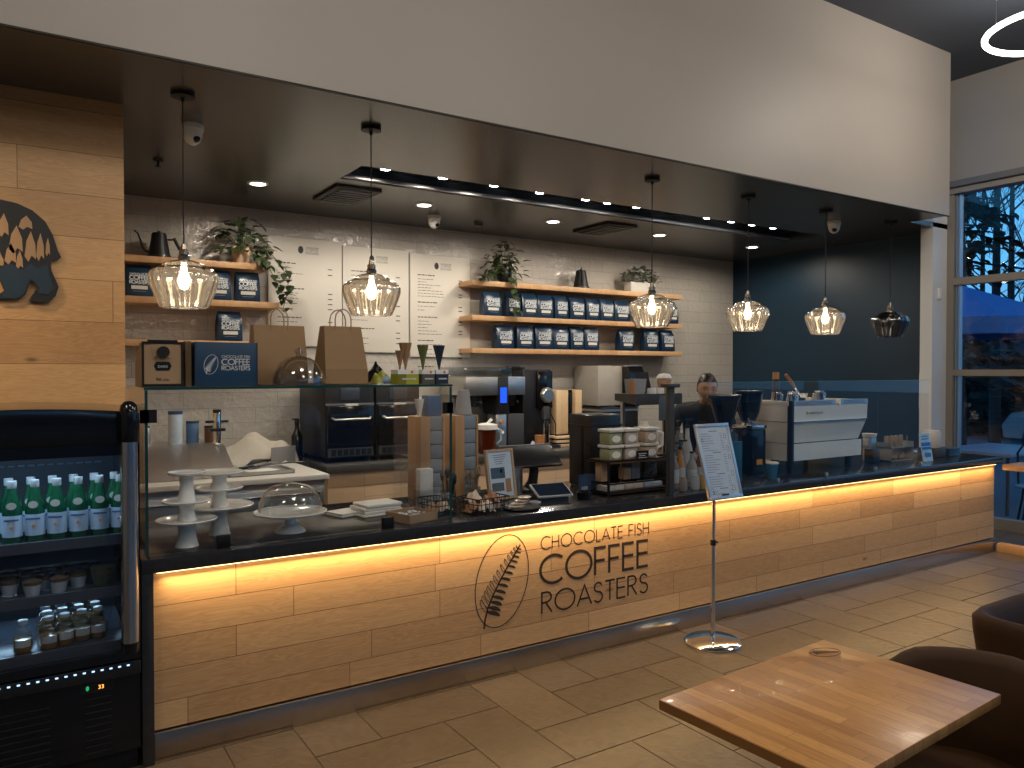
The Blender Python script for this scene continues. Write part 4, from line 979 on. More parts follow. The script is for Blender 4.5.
# juice bottles
T = thing('juice_bottle', 'x', 'bottle', (0, 0, 0)); jb0 = T
B().lathe([(0, .003), (.026, .003), (.032, .012), (.032, .055), (0, .056)], n=26).build('juice', M('amber_juice', (.42, .17, .02), .12, coat=.5), T)
B().lathe([(0, 0), (.030, 0), (.035, .010), (.035, .070), (.028, .090), (.015, .105), (.015, .122)], n=26).build('glass_body', glass('bottle_glass', (.86, .88, .86), 2, .03), T)
B().lathe([(.017, .112), (.018, .112), (.018, .126), (0, .127)], n=20).build('cap', white_plastic, T)
b = B(); 
for k in range(8):
    a0, a1 = -PI / 2 - .8 + .2 * k, -PI / 2 - .6 + .2 * k
    b.loft([[(.0358 * math.cos(a), .0358 * math.sin(a), z) for a in (a0, a1)] for z in (.028, .056)], cap=False, close=False)
b.build('label', M('grey_label', (.42, .41, .39), .5), T)
jl = [(.012, 3.56, 0), (.10, 3.56, 1), (.155, 3.575, 1), (.215, 3.59, 1), (.275, 3.60, 1)]
n_ = 0
for x, y, _ in jl:
    for rw in range(1 if n_ == 0 else 3):
        col = ['front', 'second', 'third'][rw]
        l = 'amber iced tea bottle with white cap, %s of %s column, lower fridge shelf' % (col, ['first', 'second', 'third', 'fourth', 'fifth'][jl.index((x, y, _))])
        if n_ == 0: jb0.location = (x, y, .52); jb0['label'] = l; jb0['group'] = 'iced tea bottles in the fridge'
        else: dup(jb0, (x - .004 * rw, y + .085 * rw, .52), rb.uniform(-.2, .2), l, 'iced tea bottles in the fridge')
        n_ += 1

# ================================================================== ON TOP OF THE GLASS CASE
ZT = 1.552
# coffee carrier
T = thing('coffee_carrier', 'kraft cardboard coffee carrier box with black edges and a round black cap', 'coffee carrier', (.535, 3.77, ZT))
B().prism([(-.13, 0), (.13, 0), (.13, .10), (-.02, .19), (-.13, .19)], 'X', -.078, .078).build('box', kraft_board, T)
b = B(); b.box(-.083, -.074, -.134, -.130, 0, .195).box(.074, .083, -.134, -.130, 0, .195).box(-.074, .074, -.134, -.130, 0, .012).box(-.074, .074, -.134, -.130, .185, .195).box(-.06, .06, -.136, -.125, .192, .203).build('black_border', black_matte, T)
B().flat([(-.05, .185), (-.035, .125), (.035, .125), (.05, .185)], (0, -.1305, 0), (1, 0, 0), (0, 0, 1), .002).build('flap', kraft_board, T)
B().cyl((0, -.133, .150), (0, -.158, .150), .025, n=24).build('spout_cap', black_plastic, T)
B().flat([(-.036, .090), (-.026, .108), (.026, .108), (.036, .090), (.026, .070), (-.026, .070)], (0, -.1305, 0), (1, 0, 0), (0, 0, 1), .0015).build('badge', black_matte, T)
text_mesh('badge_word', 'DARK', .016, M('silver_print'), T, (-.020, -.1322, .082), fit=.04)
text_mesh('volume_mark', '96 oz.', .018, black_matte, T, (-.028, -.1308, .026), fit=.056)
# navy box
T = thing('branded_box', 'navy cardboard box printed with the white fern oval and shop lettering', 'box', (.805, 3.75, ZT))
B().box(-.135, .135, -.10, .10, 0, .198, .002).build('carton', box_blue, T)
B().box(-.137, -.133, -.102, -.098, 0, .199).box(.133, .137, -.102, -.098, 0, .199).build('fold_edge', M('box_edge', (.02, .03, .05), .5), T)
wp = M('white_print', (.55, .58, .60), .6)
b = B(); fern_logo(b, (-.106, -.1005, .055), (1, 0, 0), (0, 0, 1), .085, .0045, .0006, fine=False); b.build('fern_mark', wp, T)
b = B(); strokes(b, 'CHOCOLATE FISH', (-.022, -.1005, .128), (1, 0, 0), (0, 0, 1), .124, .011, .0018, .0006)
strokes(b, 'COFFEE', (-.022, -.1005, .097), (1, 0, 0), (0, 0, 1), .124, .025, .0048, .0006, gap=.12)
strokes(b, 'ROASTERS', (-.022, -.1005, .072), (1, 0, 0), (0, 0, 1), .124, .019, .0036, .0006, gap=.12); b.build('shop_lettering', wp, T)
one('kraft_folder', B().box(-.012, .012, -.09, .09, 0, .20), M('dark_kraft', (.12, .08, .035), .7), 'narrow brown card standing between the carrier and the navy box', 'card', (.645, 3.76, ZT))
def paper_bag(x, y, w_, h_, lab, top=.9, rz=0):
    T = thing('paper_bag', lab, 'paper bag', (x, y, ZT + .006), rz)
    d_ = .08; b = B()
    b.loft([[(-w_ / 2, -d_, 0), (w_ / 2, -d_, 0), (w_ / 2, d_, 0), (-w_ / 2, d_, 0)], [(-w_ / 2 * .99, -d_, h_ * .25), (w_ / 2 * .99, -d_, h_ * .25), (w_ / 2 * .99, d_, h_ * .25), (-w_ / 2 * .99, d_, h_ * .25)],
            [(-w_ / 2 * top, -.03, h_), (w_ / 2 * top, -.03, h_), (w_ / 2 * top, .03, h_), (-w_ / 2 * top, .03, h_)]], cap=True)
    b.build('body', kraft, T, smooth=False)
    B().box(-w_ / 2 * .97, w_ / 2 * .97, -d_ * .86, -d_ * .84, h_ * .20, h_ * .205).build('crease', M('dark_kraft'), T)
    for yy, nm in ((-.034, 'handle'), (.034, 'handle')):
        B().tube([(-.042, yy, h_ - .06), (-.042, yy, h_ + .035), (-.036, yy, h_ + .06), (-.018, yy, h_ + .08), (0, yy, h_ + .086), (.018, yy, h_ + .08), (.036, yy, h_ + .06), (.042, yy, h_ + .035), (.042, yy, h_ - .06)], .0032, n=6).build(nm, M('twisted_paper', (.34, .22, .12), .8), T)
paper_bag(1.085, 3.83, .255, .285, 'brown paper carrier bag with looped handle, left one, behind the glass dome', .97)
paper_bag(1.375, 3.74, .225, .285, 'brown paper carrier bag with looped handle, right one, darker and narrower', .86, .05)
one('woven_mat', B().box(-.29, .29, -.10, .10, 0, .006, .002), M('woven_straw', (.16, .10, .05), .9, var=.7, scale=120, bump=1), 'brown woven mat under the paper bags on the glass shelf', 'mat', (1.25, 3.76, ZT))
T = thing('cake_dome', 'clear faceted glass dome with a knob standing before the left paper bag', 'glass dome', (1.125, 3.62, ZT))
B().lathe([(.118, 0), (.120, .02), (.112, .06), (.088, .105), (.050, .132), (.014, .140), (.012, .148), (.020, .158), (.018, .170), (0, .176)], n=40, rib=.012, ribn=20).build('dome', glass('cut_glass', (.80, .80, .78), 3.2, .09, 1.6), T)
for i, (x, c_, l) in enumerate(((1.69, (.34, .36, .02), 'lime green'), (1.805, (.075, .08, .06), 'dark olive'), (1.885, (.010, .02, .045), 'navy'))):
    T = thing('cone_box', l + ' and white carton of ice cream cones, its paper cone propped above', 'carton', (x, 3.66, ZT))
    hw = .058 if i == 0 else .036
    B().box(-hw, hw, -.045, .045, 0, .052).build('lower_box', M(l.replace(' ', '_') + '_card', c_, .5), T)
    B().box(-hw, hw, -.045, .045, .052, .074).build('upper_band', paper, T)
    B().flat([(hw * .35 + .008 * math.cos(2 * PI * k / 6), .063 + .008 * math.sin(2 * PI * k / 6)) for k in range(6)], (0, -.0455, 0), (1, 0, 0), (0, 0, 1), .0006).build('orange_mark', M('orange_star'), T)
    B().box(-hw * .6, hw * .75, -.0465, -.0455, .024, .031).build('name_print', wp, T)
    if i == 0: B().box(-hw - .001, -hw + .045, -.0462, -.0450, 0, .052).build('side_shade_patch', M('lime_side_shade', (.17, .15, .01), .5), T)  # side shade put into colour: a darker lime strip on the front
def wcone(x, lab, c_, h_=.135, r_=.034, base=.0):
    one('waffle_cone', B().lathe([(.003, base), (r_ * .5, base + h_ * .5), (r_, base + h_), (r_ * .93, base + h_), (r_ * .45, base + h_ * .5)], n=14, rib=.06, ribn=7).lathe([(0, base), (.003, base)], n=14), M(lab.split()[0] + '_cone', c_, .7, var=.25, scale=60, bump=.5), lab, 'cone', (x, 3.67, ZT + .074))
wcone(1.70, 'brown ice cream cone standing on the lime carton', (.30, .17, .08), .14)
wcone(1.80, 'green ice cream cone standing on the olive carton', (.10, .12, .04), .13, .030)
wcone(1.895, 'navy ice cream cone standing on the navy carton', (.01, .02, .045), .13, .032)
wcone(1.668, 'tan ice cream cone leaning behind the brown one', (.26, .15, .08), .10, .024)
T = thing('snack_packet', 'crumpled lime and blue snack packet between the paper bag and the cartons', 'packet', (1.575, 3.70, ZT))
cloth_blob(0, 0, 0, .045, .05, .055, 3, 12, 8).build('wrap', M('lime_packet', (.32, .34, .05), .4, var=.7, scale=30), T)
B().ell((.01, -.04, .022), (.028, .016, .02), 12, 8).build('blue_patch', M('blue_patch', (.22, .34, .48), .4), T)
one('sunglasses_tray', cloth_blob(0, 0, 0, .05, .04, .09, 6, 12, 8), black_gloss, 'small black glossy bundle behind the snack packet', 'bundle', (1.60, 3.82, ZT))

# ================================================================== ON THE WORKTOP
ZW = .851
def stand(name, lab, x, y, tiers):
    T = thing(name, lab, 'cake stand', (x, y, ZW)); z = 0
    for r_, ph, pr in tiers:
        B().lathe([(0, z), (pr * 1.25, z), (pr * 1.15, z + .01), (pr * .85, z + ph * .6), (pr, z + ph), (0, z + ph)], n=36).build('pedestal', white_cer, T)
        z += ph
        B().lathe([(0, z), (r_ * .6, z), (r_ * .95, z + .006), (r_, z + .014), (r_ * .97, z + .017), (r_ * .90, z + .010), (0, z + .008)], n=48).build('plate', white_cer, T)
        z += .008
stand('cake_stand', 'three-tier stack of white ceramic cake stands nearest the case corner', .625, 3.62, [(.128, .105, .040), (.103, .075, .034), (.078, .115, .032)])
stand('cake_stand', 'second three-tier stack of white ceramic cake stands, behind and right', .80, 3.80, [(.155, .125, .040), (.108, .075, .034), (.112, .065, .036)])
T = thing('cake_stand', 'single white footed cake stand holding a glass dome', 'cake stand', (1.10, 3.68, ZW))
B().lathe([(0, 0), (.072, 0), (.070, .008), (.030, .040), (.024, .072), (0, .075)], n=36).build('pedestal', white_cer, T)
B().lathe([(0, .074), (.10, .074), (.165, .088), (.172, .098), (.166, .100), (.15, .090), (0, .084)], n=48).build('plate', white_cer, T)
T = thing('cake_dome', 'low clear glass dome resting on the single white footed stand', 'glass dome', (1.10, 3.68, ZW + .0905))
B().lathe([(.148, .002), (.150, .01), (.146, .05), (.125, .095), (.085, .128), (.03, .143), (0, .145)], n=48).build('dome', glass('dome_glass', (.84, .85, .84), 2.6, .05, 1.6), T)
cl = one('folded_napkin', B().box(-.12, .12, -.09, .09, 0, .012, .004).box(-.11, .12, -.085, .085, .013, .028, .005).box(-.115, .11, -.08, .085, .029, .045, .005).box(-.10, .115, -.085, .08, .046, .062, .006), paper,
    'pile of folded white napkins on the counter inside the glass case', 'napkins', (1.63, 3.90, ZW), .1)
one('folded_napkin', B().box(-.10, .06, -.07, .07, 0, .010, .004).box(-.10, .05, -.07, .07, .011, .02, .004), paper, 'flat white napkin sticking out left of the napkin pile', 'napkins', (1.50, 3.96, ZW), .3)
T = thing('wooden_tray', 'shallow square kraft tray filled with wrapped mints at the case corner', 'tray', (1.715, 3.63, ZW), .25)
b = B(); s_ = .095; b.box(-s_, s_, -s_, s_, 0, .004).box(-s_, s_, -s_, -s_ + .006, 0, .045).box(-s_, s_, s_ - .006, s_, 0, .045).box(-s_, -s_ + .006, -s_, s_, 0, .045).box(s_ - .006, s_, -s_, s_, 0, .045)
b.build('tray_box', kraft_board, T, smooth=False)
b = B(); r = random.Random(4)
for i in range(70):
    x, y = r.uniform(-.07, .07), r.uniform(-.07, .07); b.ell((x, y, .012 + r.uniform(0, .022)), (.012, .006, .005), 6, 4)
q = one('wrapped_mint', b, M('silver_mint', (.55, .57, .58), .3, .4), 'heap of silver wrapped mints lying in the kraft tray', 'mints', (1.715, 3.63, ZW), .25); q['kind'] = 'stuff'
T = thing('napkin_holder', 'stack of white paper straws and sleeves in a clear holder inside the case', 'holder', (1.93, 3.92, ZW))
B().box(-.05, .05, -.04, .04, 0, .10, .004).build('holder', clear_obj, T)
B().box(-.042, .042, -.03, .03, .005, .22, .006).build('paper_stack', paper, T)
# cup and lid towers (wood dispensers with grey stacks)
for i, (xa, l) in enumerate(((2.07, 'tall wooden cup rack tower inside the glass case corner, blue-grey stacks'), (2.30, 'tall wooden cup rack tower right of the case corner, paper cup on top'))):
    T = thing('cup_tower', l, 'cup dispenser', (xa, 4.14, ZW))
    B().box(-.085, -.02, -.06, .12, 0, .50, .003).build('wood_panel', shelf_wood, T)
    B().box(.062, .075, -.06, .12, 0, .50, .003).build('wood_panel', shelf_wood, T)
    b = B()
    for k in range(6): b.box(-.018, .060, -.055, .05, .003 + k * .083, .082 + k * .083, .004)
    b.build('cup_column', M('grey_blue_stack', (.24, .29, .34), .4), T)
    B().box(-.018, .06, .05, .12, 0, .50).build('back_panel', black_matte, T)
one('paper_cup_stack', B().lathe([(.052, 0), (.036, .15), (0, .152)], n=26).lathe([(.055, .0), (.055, .008), (.052, .008)], n=26), M('cup_grey', (.34, .34, .34), .6), 'upside-down grey paper cup stack on top of the right wooden tower', 'cups', (2.315, 4.16, ZW + .502))
one('blue_carton', B().box(-.045, .045, -.04, .04, 0, .12, .002), M('cobalt_card', (.02, .12, .30), .5), 'small cobalt blue carton on top of the left wooden tower', 'carton', (2.10, 4.17, ZW + .502))
one('white_cone_cup', B().lathe([(.01, 0), (.03, .10), (0, .09)], n=18), paper, 'white paper cone cup beside the cobalt carton', 'cup', (2.01, 4.15, ZW + .502))
def cutlery(x, y, lab, c_, mt2, seed):
    T = thing('cutlery_cup', lab, 'cutlery holder', (x, y, ZW))
    B().lathe([(0, 0), (.042, 0), (.046, .10), (.043, .10), (.040, .004)], n=22).build('holder', c_, T)
    r = random.Random(seed); b = B()
    for k in range(12):
        a = r.uniform(0, 6.28); dx, dy = .028 * math.cos(a), .028 * math.sin(a); tz = r.uniform(.15, .20)
        b.tube([(dx * .5, dy * .5, .01), (dx * 1.2, dy * 1.2, tz - .03)], .003, n=5).ell((dx * 1.35, dy * 1.35, tz), (.011, .005, .020), 8, 6)
    b.build('cutlery', mt2, T)
cutlery(2.04, 3.84, 'grey cup of black plastic spoons and forks inside the case corner', clear_obj, black_plastic, 1)
cutlery(2.22, 3.88, 'clear cup of black and pale wooden cutlery right of the glass case', clear_obj, M('mixed_cutlery', (.20, .14, .08), .6, var=.9, scale=40), 2)
def basket(x, y, w_, lab, rz, seed):
    T = thing('wire_basket', lab, 'basket', (x, y, ZW), rz); d_ = .075; h_ = .09; b = B()
    for z in (.004, .03, .06, h_):
        e_ = 1 + z * 1.2
        b.tube([(-w_ * e_, -d_ * e_, z), (w_ * e_, -d_ * e_, z), (w_ * e_, d_ * e_, z), (-w_ * e_, d_ * e_, z)], .0026 if z < h_ else .0036, n=6, close=True)
    for k in range(9):
        t = -1 + k / 4; e_ = 1 + h_ * 1.2
        for sgn in (-1, 1): b.tube([(w_ * t, sgn * d_, .004), (w_ * t * e_, sgn * d_ * e_, h_)], .002, n=5)
    for k in range(5):
        t = -1 + k / 2; e_ = 1 + h_ * 1.2
        for sgn in (-1, 1): b.tube([(sgn * w_, d_ * t, .004), (sgn * w_ * e_, d_ * t * e_, h_)], .002, n=5)
        b.tube([(-w_, d_ * t, .004), (w_, d_ * t, .004)], .002, n=5)
    b.build('wire_frame', black_matte, T)
    return T
basket(1.90, 3.68, .075, 'black wire basket with pastries behind the glass corner', .15, 1)
basket(2.13, 3.60, .10, 'black wire basket of wrapped biscuits right of the glass case', .15, 2)
r = random.Random(12); cols = [(.42, .26, .14), (.62, .50, .38), (.35, .17, .08), (.68, .58, .48)]
for k, (x, y, z) in enumerate([(1.86, 3.68, 0), (1.93, 3.70, 0), (2.06, 3.60, 0), (2.13, 3.57, 0), (2.20, 3.62, 0), (2.09, 3.64, .045), (2.17, 3.59, .045)]):
    one('wrapped_pastry', cloth_blob(0, 0, 0, .045, .035, .045, k, 12, 8, .35), M('pastry_%s' % 'abcd'[k % 4], cols[k % 4], .4, var=.5, scale=40),
        'wrapped pastry in the wire baskets, %s' % ['leftmost', 'second, touching the case glass', 'cream one at the left of the right basket', 'brown one in the middle below', 'pale one at the right end', 'cream one on top, left', 'brown one on top, right'][k], 'pastry', (x, y, ZW + .012 + z), r.uniform(-.5, .5), 'wrapped pastries in the wire baskets')
T = thing('snack_plate', 'small round plate with plastic-wrapped flat snacks before the framed sign', 'plate', (2.36, 3.58, ZW))
B().lathe([(0, 0), (.07, 0), (.10, .012), (.098, .016), (.07, .006), (0, .006)], n=32, sx=1.1).build('plate', black_plastic, T)
for k in range(4):
    one('wrapped_flatbread', B().ell((0, 0, .004), (.055, .040, .007), 14, 6), M('flatbread', (.56, .44, .33), .25, coat=.6, var=.3, scale=30), 'wrapped flat snack on the small plate, %s of the overlapping four' % ORD[k], 'snack', (2.33 + .022 * k, 3.585 + .006 * k, ZW + .016 + .014 * k), .3 * k, 'wrapped flat snacks on the plate')
one('paper_packet', B().box(-.05, .05, -.03, .03, 0, .014, .005), M('blue_white_packet', (.50, .53, .58), .4, var=.4, scale=25), 'small white and blue packet lying by the framed sign foot', 'packet', (2.56, 3.70, ZW), .3)
# framed sign leaning
T = thing('framed_notice', 'pale wooden picture frame with a blue and white notice, leaning back on the counter', 'framed sign', (2.44, 3.90, ZW + .003), .12)
b = B(); W, H_ = .105, .30
b.box(-W, W, -.01, .01, 0, .016).box(-W, W, -.01, .01, H_ - .016, H_).box(-W, -W + .016, -.01, .01, .016, H_ - .016).box(W - .016, W, -.01, .01, .016, H_ - .016)
q = b.build('frame', M('ash_frame', (.42, .30, .20), .5), T)
B().box(-W + .016, W - .016, -.004, .002, .016, H_ - .016).build('poster', M('poster_white', (.52, .62, .72), .35), q)
B().box(-W + .03, .03, -.0055, -.004, .125, .19).build('photo_block', M('photo_navy', (.06, .10, .15), .4, var=.6, scale=50), q)
B().box(-W + .03, .015, -.0055, -.004, .05, .10).build('photo_block', M('photo_slate', (.10, .12, .14), .4, var=.5, scale=50), q)
B().box(.03, .07, -.0055, -.004, .04, .12).build('bag_picture', M('bag_tan', (.34, .20, .10), .5), q)
b = B()
for k in range(5): b.box(-.05 + .004 * k, .05 - .008 * k, -.0055, -.004, .262 - .013 * k, .266 - .013 * k)
b.build('text_line', M('text_slate', (.15, .2, .27), .5), q)
B().tube([(0, .012, .18), (0, .10, .0)], .006, n=6).build('rear_strut', black_matte, T)
for c_ in T.children: c_.rotation_euler = (-.16 if c_.name.startswith('frame') else 0, 0, 0)
one('steel_canister', B().lathe([(0, 0), (.055, 0), (.055, .15), (.058, .152), (.058, .162), (0, .164)], n=30), steel, 'round steel canister behind the framed notice', 'canister', (2.62, 4.06, ZW))
# point of sale tablet
T = thing('sales_tablet', 'black tilted cash-register tablet on a curved black stand, screen facing the barista', 'register', (2.78, 4.10, ZW))
q = B().box(-.19, .19, -.012, .012, -.10, .10, .01).build('tablet', black_plastic, T); q.location = (0, 0, .22); q.rotation_euler = (-.95, 0, -.06)
B().box(-.19, .19, -.0135, .0135, .098, .103).build('silver_rim', M('pale_rim', (.45, .46, .46), .35), q)
B().tube([(0, -.01, .20), (0, -.03, .13), (.01, .0, .06), (.02, .04, .01)], [.035, .030, .032, .045], n=12).build('neck', black_plastic, T)
B().box(-.09, .11, -.05, .09, 0, .02, .008).build('foot', black_plastic, T)
T = thing('card_reader', 'small black customer payment tablet with a silver rim lying tilted on the counter', 'card reader', (2.65, 3.70, ZW), -.15)
q = B().box(-.115, .115, -.07, .07, -.007, .007, .004).build('screen_body', M('pale_rim'), T); q.location = (0, 0, .065); q.rotation_euler = (.42, 0, 0)
B().box(-.105, .105, -.062, .062, .0068, .0085).build('screen', M('reader_screen', (.012, .022, .045), .12), q)
B().prism([(-.05, 0), (.07, 0), (.06, .075), (-.045, .032)], 'X', -.09, .09).build('wedge_base', black_plastic, T)
one('sugar_pot', B().lathe([(0, 0), (.038, 0), (.043, .02), (.042, .045), (.03, .052), (0, .052)], n=24), black_gloss, 'small round black pot right of the payment tablet', 'pot', (2.86, 3.66, ZW))
T = thing('foil_sign', 'small dark blue sign card with silver sparkle in an acrylic holder', 'sign', (3.0, 3.80, ZW))
B().box(-.07, .07, -.004, .004, 0, .125).build('card', M('foil_navy', (.05, .09, .16), .2, .3, var=.6, scale=40), T)
B().box(-.05, .0, -.006, -.0041, .02, .05).build('bright_mark', M('foil_bright', (.5, .6, .7), .2, .5, var=.5, scale=80), T)
B().box(-.07, .07, -.03, .04, 0, .004).build('base', clear_obj, T)

# ---- wire snack rack with tubs
T = thing('snack_rack', 'black wire and wood two-shelf rack holding ice cream tubs', 'rack', (3.30, 3.76, ZW)); b = B()
X0, X1, Y0, Y1 = -.27, .25, -.13, .13
for x in (X0, X1):
    for y in (Y0, Y1): b.box(x - .006, x + .006, y - .006, y + .006, 0, .42 if x < 0 and y > 0 else .22)
for z in (.025, .075, .215):
    for y in (Y0, Y1): b.box(X0, X1, y - .004, y + .004, z - .004, z + .004)
    for x in (X0, X1): b.box(x - .004, x + .004, Y0, Y1, z - .004, z + .004)
b.build('wire_frame', black_matte, T)
B().box(X0 + .006, X1 - .006, Y0, Y1, .200, .210).build('wood_shelf', M('walnut_board', (.15, .07, .035), .5), T)
B().box(X0 + .006, X1 - .006, Y0, Y1, .012, .024, .004).build('wood_shelf', M('walnut_board'), T)
rim = M('tub_lid', (.62, .61, .57), .4)
def tub(x, z, y, kc, lab):
    T = thing('ice_cream_tub', lab, 'tub', (x, y, z), 0, 'ice cream tubs on the wire rack')
    B().box(-.052, .052, -.052, .052, 0, .075, .012).build('carton', M('tub_' + kc, dict(green=(.28, .30, .16), white=(.40, .36, .31), peach=(.46, .33, .23))[kc], .5, var=.35, scale=35), T)
    B().box(-.060, .060, -.060, .060, .076, .096, .006).build('lid', rim, T)
    B().flat([(.034 * math.cos(2 * PI * k / 20), .036 + .022 * math.sin(2 * PI * k / 20)) for k in range(20)], (0, -.0525, 0), (1, 0, 0), (0, 0, 1), .001).build('oval_label', paper, T)
for ci, (x, kc) in enumerate(((-.195, 'green'), (-.065, 'white'), (.10, 'peach'))):
    for rw in (0, 1):
        tub(3.30 + x, ZW + .216 + .098 * rw, 3.70, kc, '%s square ice cream tub with white lid, %s of its stack on the rack' % (['green patterned', 'grey-white patterned', 'peach patterned'][ci], ['bottom', 'top'][rw]))
T = thing('price_tag', 'small black chalk price tag clipped before the middle lower tub', 'price tag', (3.29, 3.615, ZW + .216))
B().box(-.05, .05, -.003, .003, 0, .055).build('card', black_matte, T)
B().box(-.035, .03, -.0045, -.003, .035, .040).box(-.03, .02, -.0045, -.003, .022, .027).box(-.035, .035, -.0045, -.003, .010, .014).build('chalk_marks', wp, T)
for k, (x, w_, h_, c_, l) in enumerate(((-.21, .035, .115, (.45, .28, .17), 'tan slim carton standing left inside the rack'), (-.03, .028, .075, (.50, .33, .20), 'small tan carton hanging mid-rack'), (.04, .035, .11, (.20, .22, .24), 'grey slim carton in the middle of the rack'))):
    one('slim_carton', B().box(-w_, w_, -.03, .03, 0, h_, .002), M('carton_%s' % 'abc'[k], c_, .6), l, 'carton', (3.30 + x, 3.76, ZW + (.0795 if k != 1 else .0795)))
one('glass_jar', B().lathe([(0, 0), (.05, 0), (.052, .09), (.04, .105), (0, .107)], n=24), clear_obj, 'clear jar of pale sweets on the right inside the rack', 'jar', (3.46, 3.74, ZW + .0795))
for k in range(3):
    one('snack_bar_row', B().box(-.075, .075, -.05, .05, 0, .035, .008), M('bar_%s' % 'abc'[k], [(.50, .48, .45), (.42, .36, .30), (.30, .36, .44)][k], .3, var=.5, scale=30), ['white wrapped', 'cream wrapped', 'blue wrapped'][k] + ' flat snack packets on the bottom board of the rack', 'packet', (3.12 + .16 * k, 3.72, ZW + .025))
# espresso knock / black bin behind rack
one('black_container', B().box(-.13, .13, -.12, .12, 0, .48, .01).box(-.135, .135, -.125, .125, .40, .41), black_plastic, 'tall black bin standing behind the snack rack', 'bin', (3.30, 4.10, ZW))
# steel drink station hood on posts with items on it
T = thing('drink_station', 'grey steel raised shelf on posts behind the syrup bottles', 'raised shelf', (4.0, 4.32, ZW)); b = B()
B().prism([(-.10, .52), (.14, .55), (.14, .60), (-.10, .60)], 'X', -.22, .24).build('shelf_hood', M('hood_grey', (.11, .11, .11), .35, .6), T)
for x in (-.20, .22): B().box(x - .012, x + .012, .06, .084, -.0, .55).build('post', steel, T)
for x in (-.20, .22): B().box(x - .03, x + .03, .03, .11, -.851 + .0, -.0001).build('leg', steel, T)
zs = ZW + .601
one('grey_bin', B().prism([(-.05, 0), (.05, 0), (.065, .11), (-.065, .11)], 'Y', -.05, .05), M('bin_grey', (.28, .28, .28), .5), 'pale grey tapered bin on the raised steel shelf', 'bin', (3.86, 4.32, zs))
T = thing('chalk_sign', 'small black leaning chalk sign on the raised shelf', 'sign', (3.99, 4.36, zs))
B().prism([(-.02, 0), (.01, 0), (.035, .16), (.025, .16)], 'X', -.055, .055).build('board', black_matte, T)
for k, x in enumerate((3.965, 4.045)):
    one('lid_stack', B().cyl((0, 0, 0), (0, 0, .035), .035, n=24).cyl((0, 0, .035), (0, 0, .042), .030, n=24), white_plastic, ['stack of white cup lids before the chalk sign', 'round white lid stack right of the chalk sign'][k], 'lids', (x, 4.26, zs))
T = thing('filter_cup', 'tan cup holding white coffee filters on the raised shelf', 'cup', (4.15, 4.32, zs))
B().lathe([(0, 0), (.040, 0), (.055, .10), (0, .095)], n=24).build('cup', M('tan_cup', (.45, .26, .13), .5), T)
B().lathe([(.03, .09), (.056, .115), (.04, .145), (0, .15)], n=20, rib=.08, ribn=9).build('filters', paper, T)
one('orange_can', B().cyl((0, 0, 0), (0, 0, .09), .022, n=18), M('copper_scoop'), 'little copper coloured tin at the left end of the raised shelf', 'tin', (3.785, 4.27, zs))
T = thing('milk_jug', 'white plastic milk jug with handle behind the ice cream tubs', 'milk jug', (3.64, 3.98, ZW + .20))
B().box(-.075, .075, -.075, .075, 0, .17, .03, 3).lathe([(.055, .16), (.025, .205), (.025, .22), (0, .22)], n=20).build('body', M('milk_plastic', (.66, .63, .56), .35), T)
B().tube([(.06, -.06, .04), (.10, -.07, .06), (.10, -.07, .14), (.055, -.05, .16)], .012).build('handle', M('milk_plastic'), T)
one('jug_crate', B().box(-.13, .13, -.09, .09, 0, .199, .005), black_plastic, 'black crate under the white milk jug', 'crate', (3.64, 3.99, ZW))
# syrup bottles with pumps
def syrup(x, y, z, h_, c_, lab, pump=True, r_=.036):
    T = thing('syrup_bottle', lab, 'bottle', (x, y, z), rb.uniform(-1, 1), 'syrup bottles by the black post')
    B().lathe([(0, 0), (r_, 0), (r_, h_ * .62), (r_ * .45, h_ * .82), (r_ * .38, h_), (0, h_)], n=20).build('bottle', M('syrup_' + lab.split()[0], c_, .12, var=.1, coat=.4), T)
    B().lathe([(r_ * 1.01, h_ * .15), (r_ * 1.02, h_ * .15), (r_ * 1.02, h_ * .52), (r_ * 1.01, h_ * .52)], n=20).build('label', M('syrup_label', (.42, .45, .47), .5, var=.3, scale=40), T)
    if pump:
        B().cyl((0, 0, h_), (0, 0, h_ + .02), .016).cyl((0, 0, h_ + .02), (0, 0, h_ + .055), .005).box(-.012, .045, -.008, .008, h_ + .052, h_ + .064).build('pump', black_plastic, T)
    else: B().cyl((0, 0, h_), (0, 0, h_ + .014), r_ * .42).build('cap', black_plastic, T)
SY = [(3.62, 3.68, 0, .24, (.20, .19, .17), 'clear syrup bottle right beside the snack rack', 1), (3.70, 3.70, 0, .25, (.38, .17, .02), 'orange syrup bottle left of the black post', 1), (3.79, 3.68, 0, .22, (.30, .30, .29), 'pale syrup bottle with white label behind the post', 0),
      (3.88, 3.69, 0, .24, (.18, .045, .01), 'reddish-brown syrup bottle right of the black post', 1), (3.97, 3.70, 0, .21, (.22, .25, .28), 'grey-blue syrup bottle next to the menu card', 0), (4.05, 3.68, 0, .24, (.10, .03, .012), 'dark-brown syrup bottle behind the menu card', 1),
      (3.84, 3.86, .0, .36, (.12, .12, .12), 'tall smoky syrup bottle in the rear row, left', 1), (3.95, 3.88, .0, .37, (.42, .40, .36), 'cream tall syrup bottle in the rear row, middle', 1), (4.06, 3.86, .0, .35, (.24, .20, .14), 'bronze tall syrup bottle in the rear row, right', 1)]
for x, y, z, h_, c_, l, p_ in SY: syrup(x, y, ZW + z, h_, c_, l, p_)
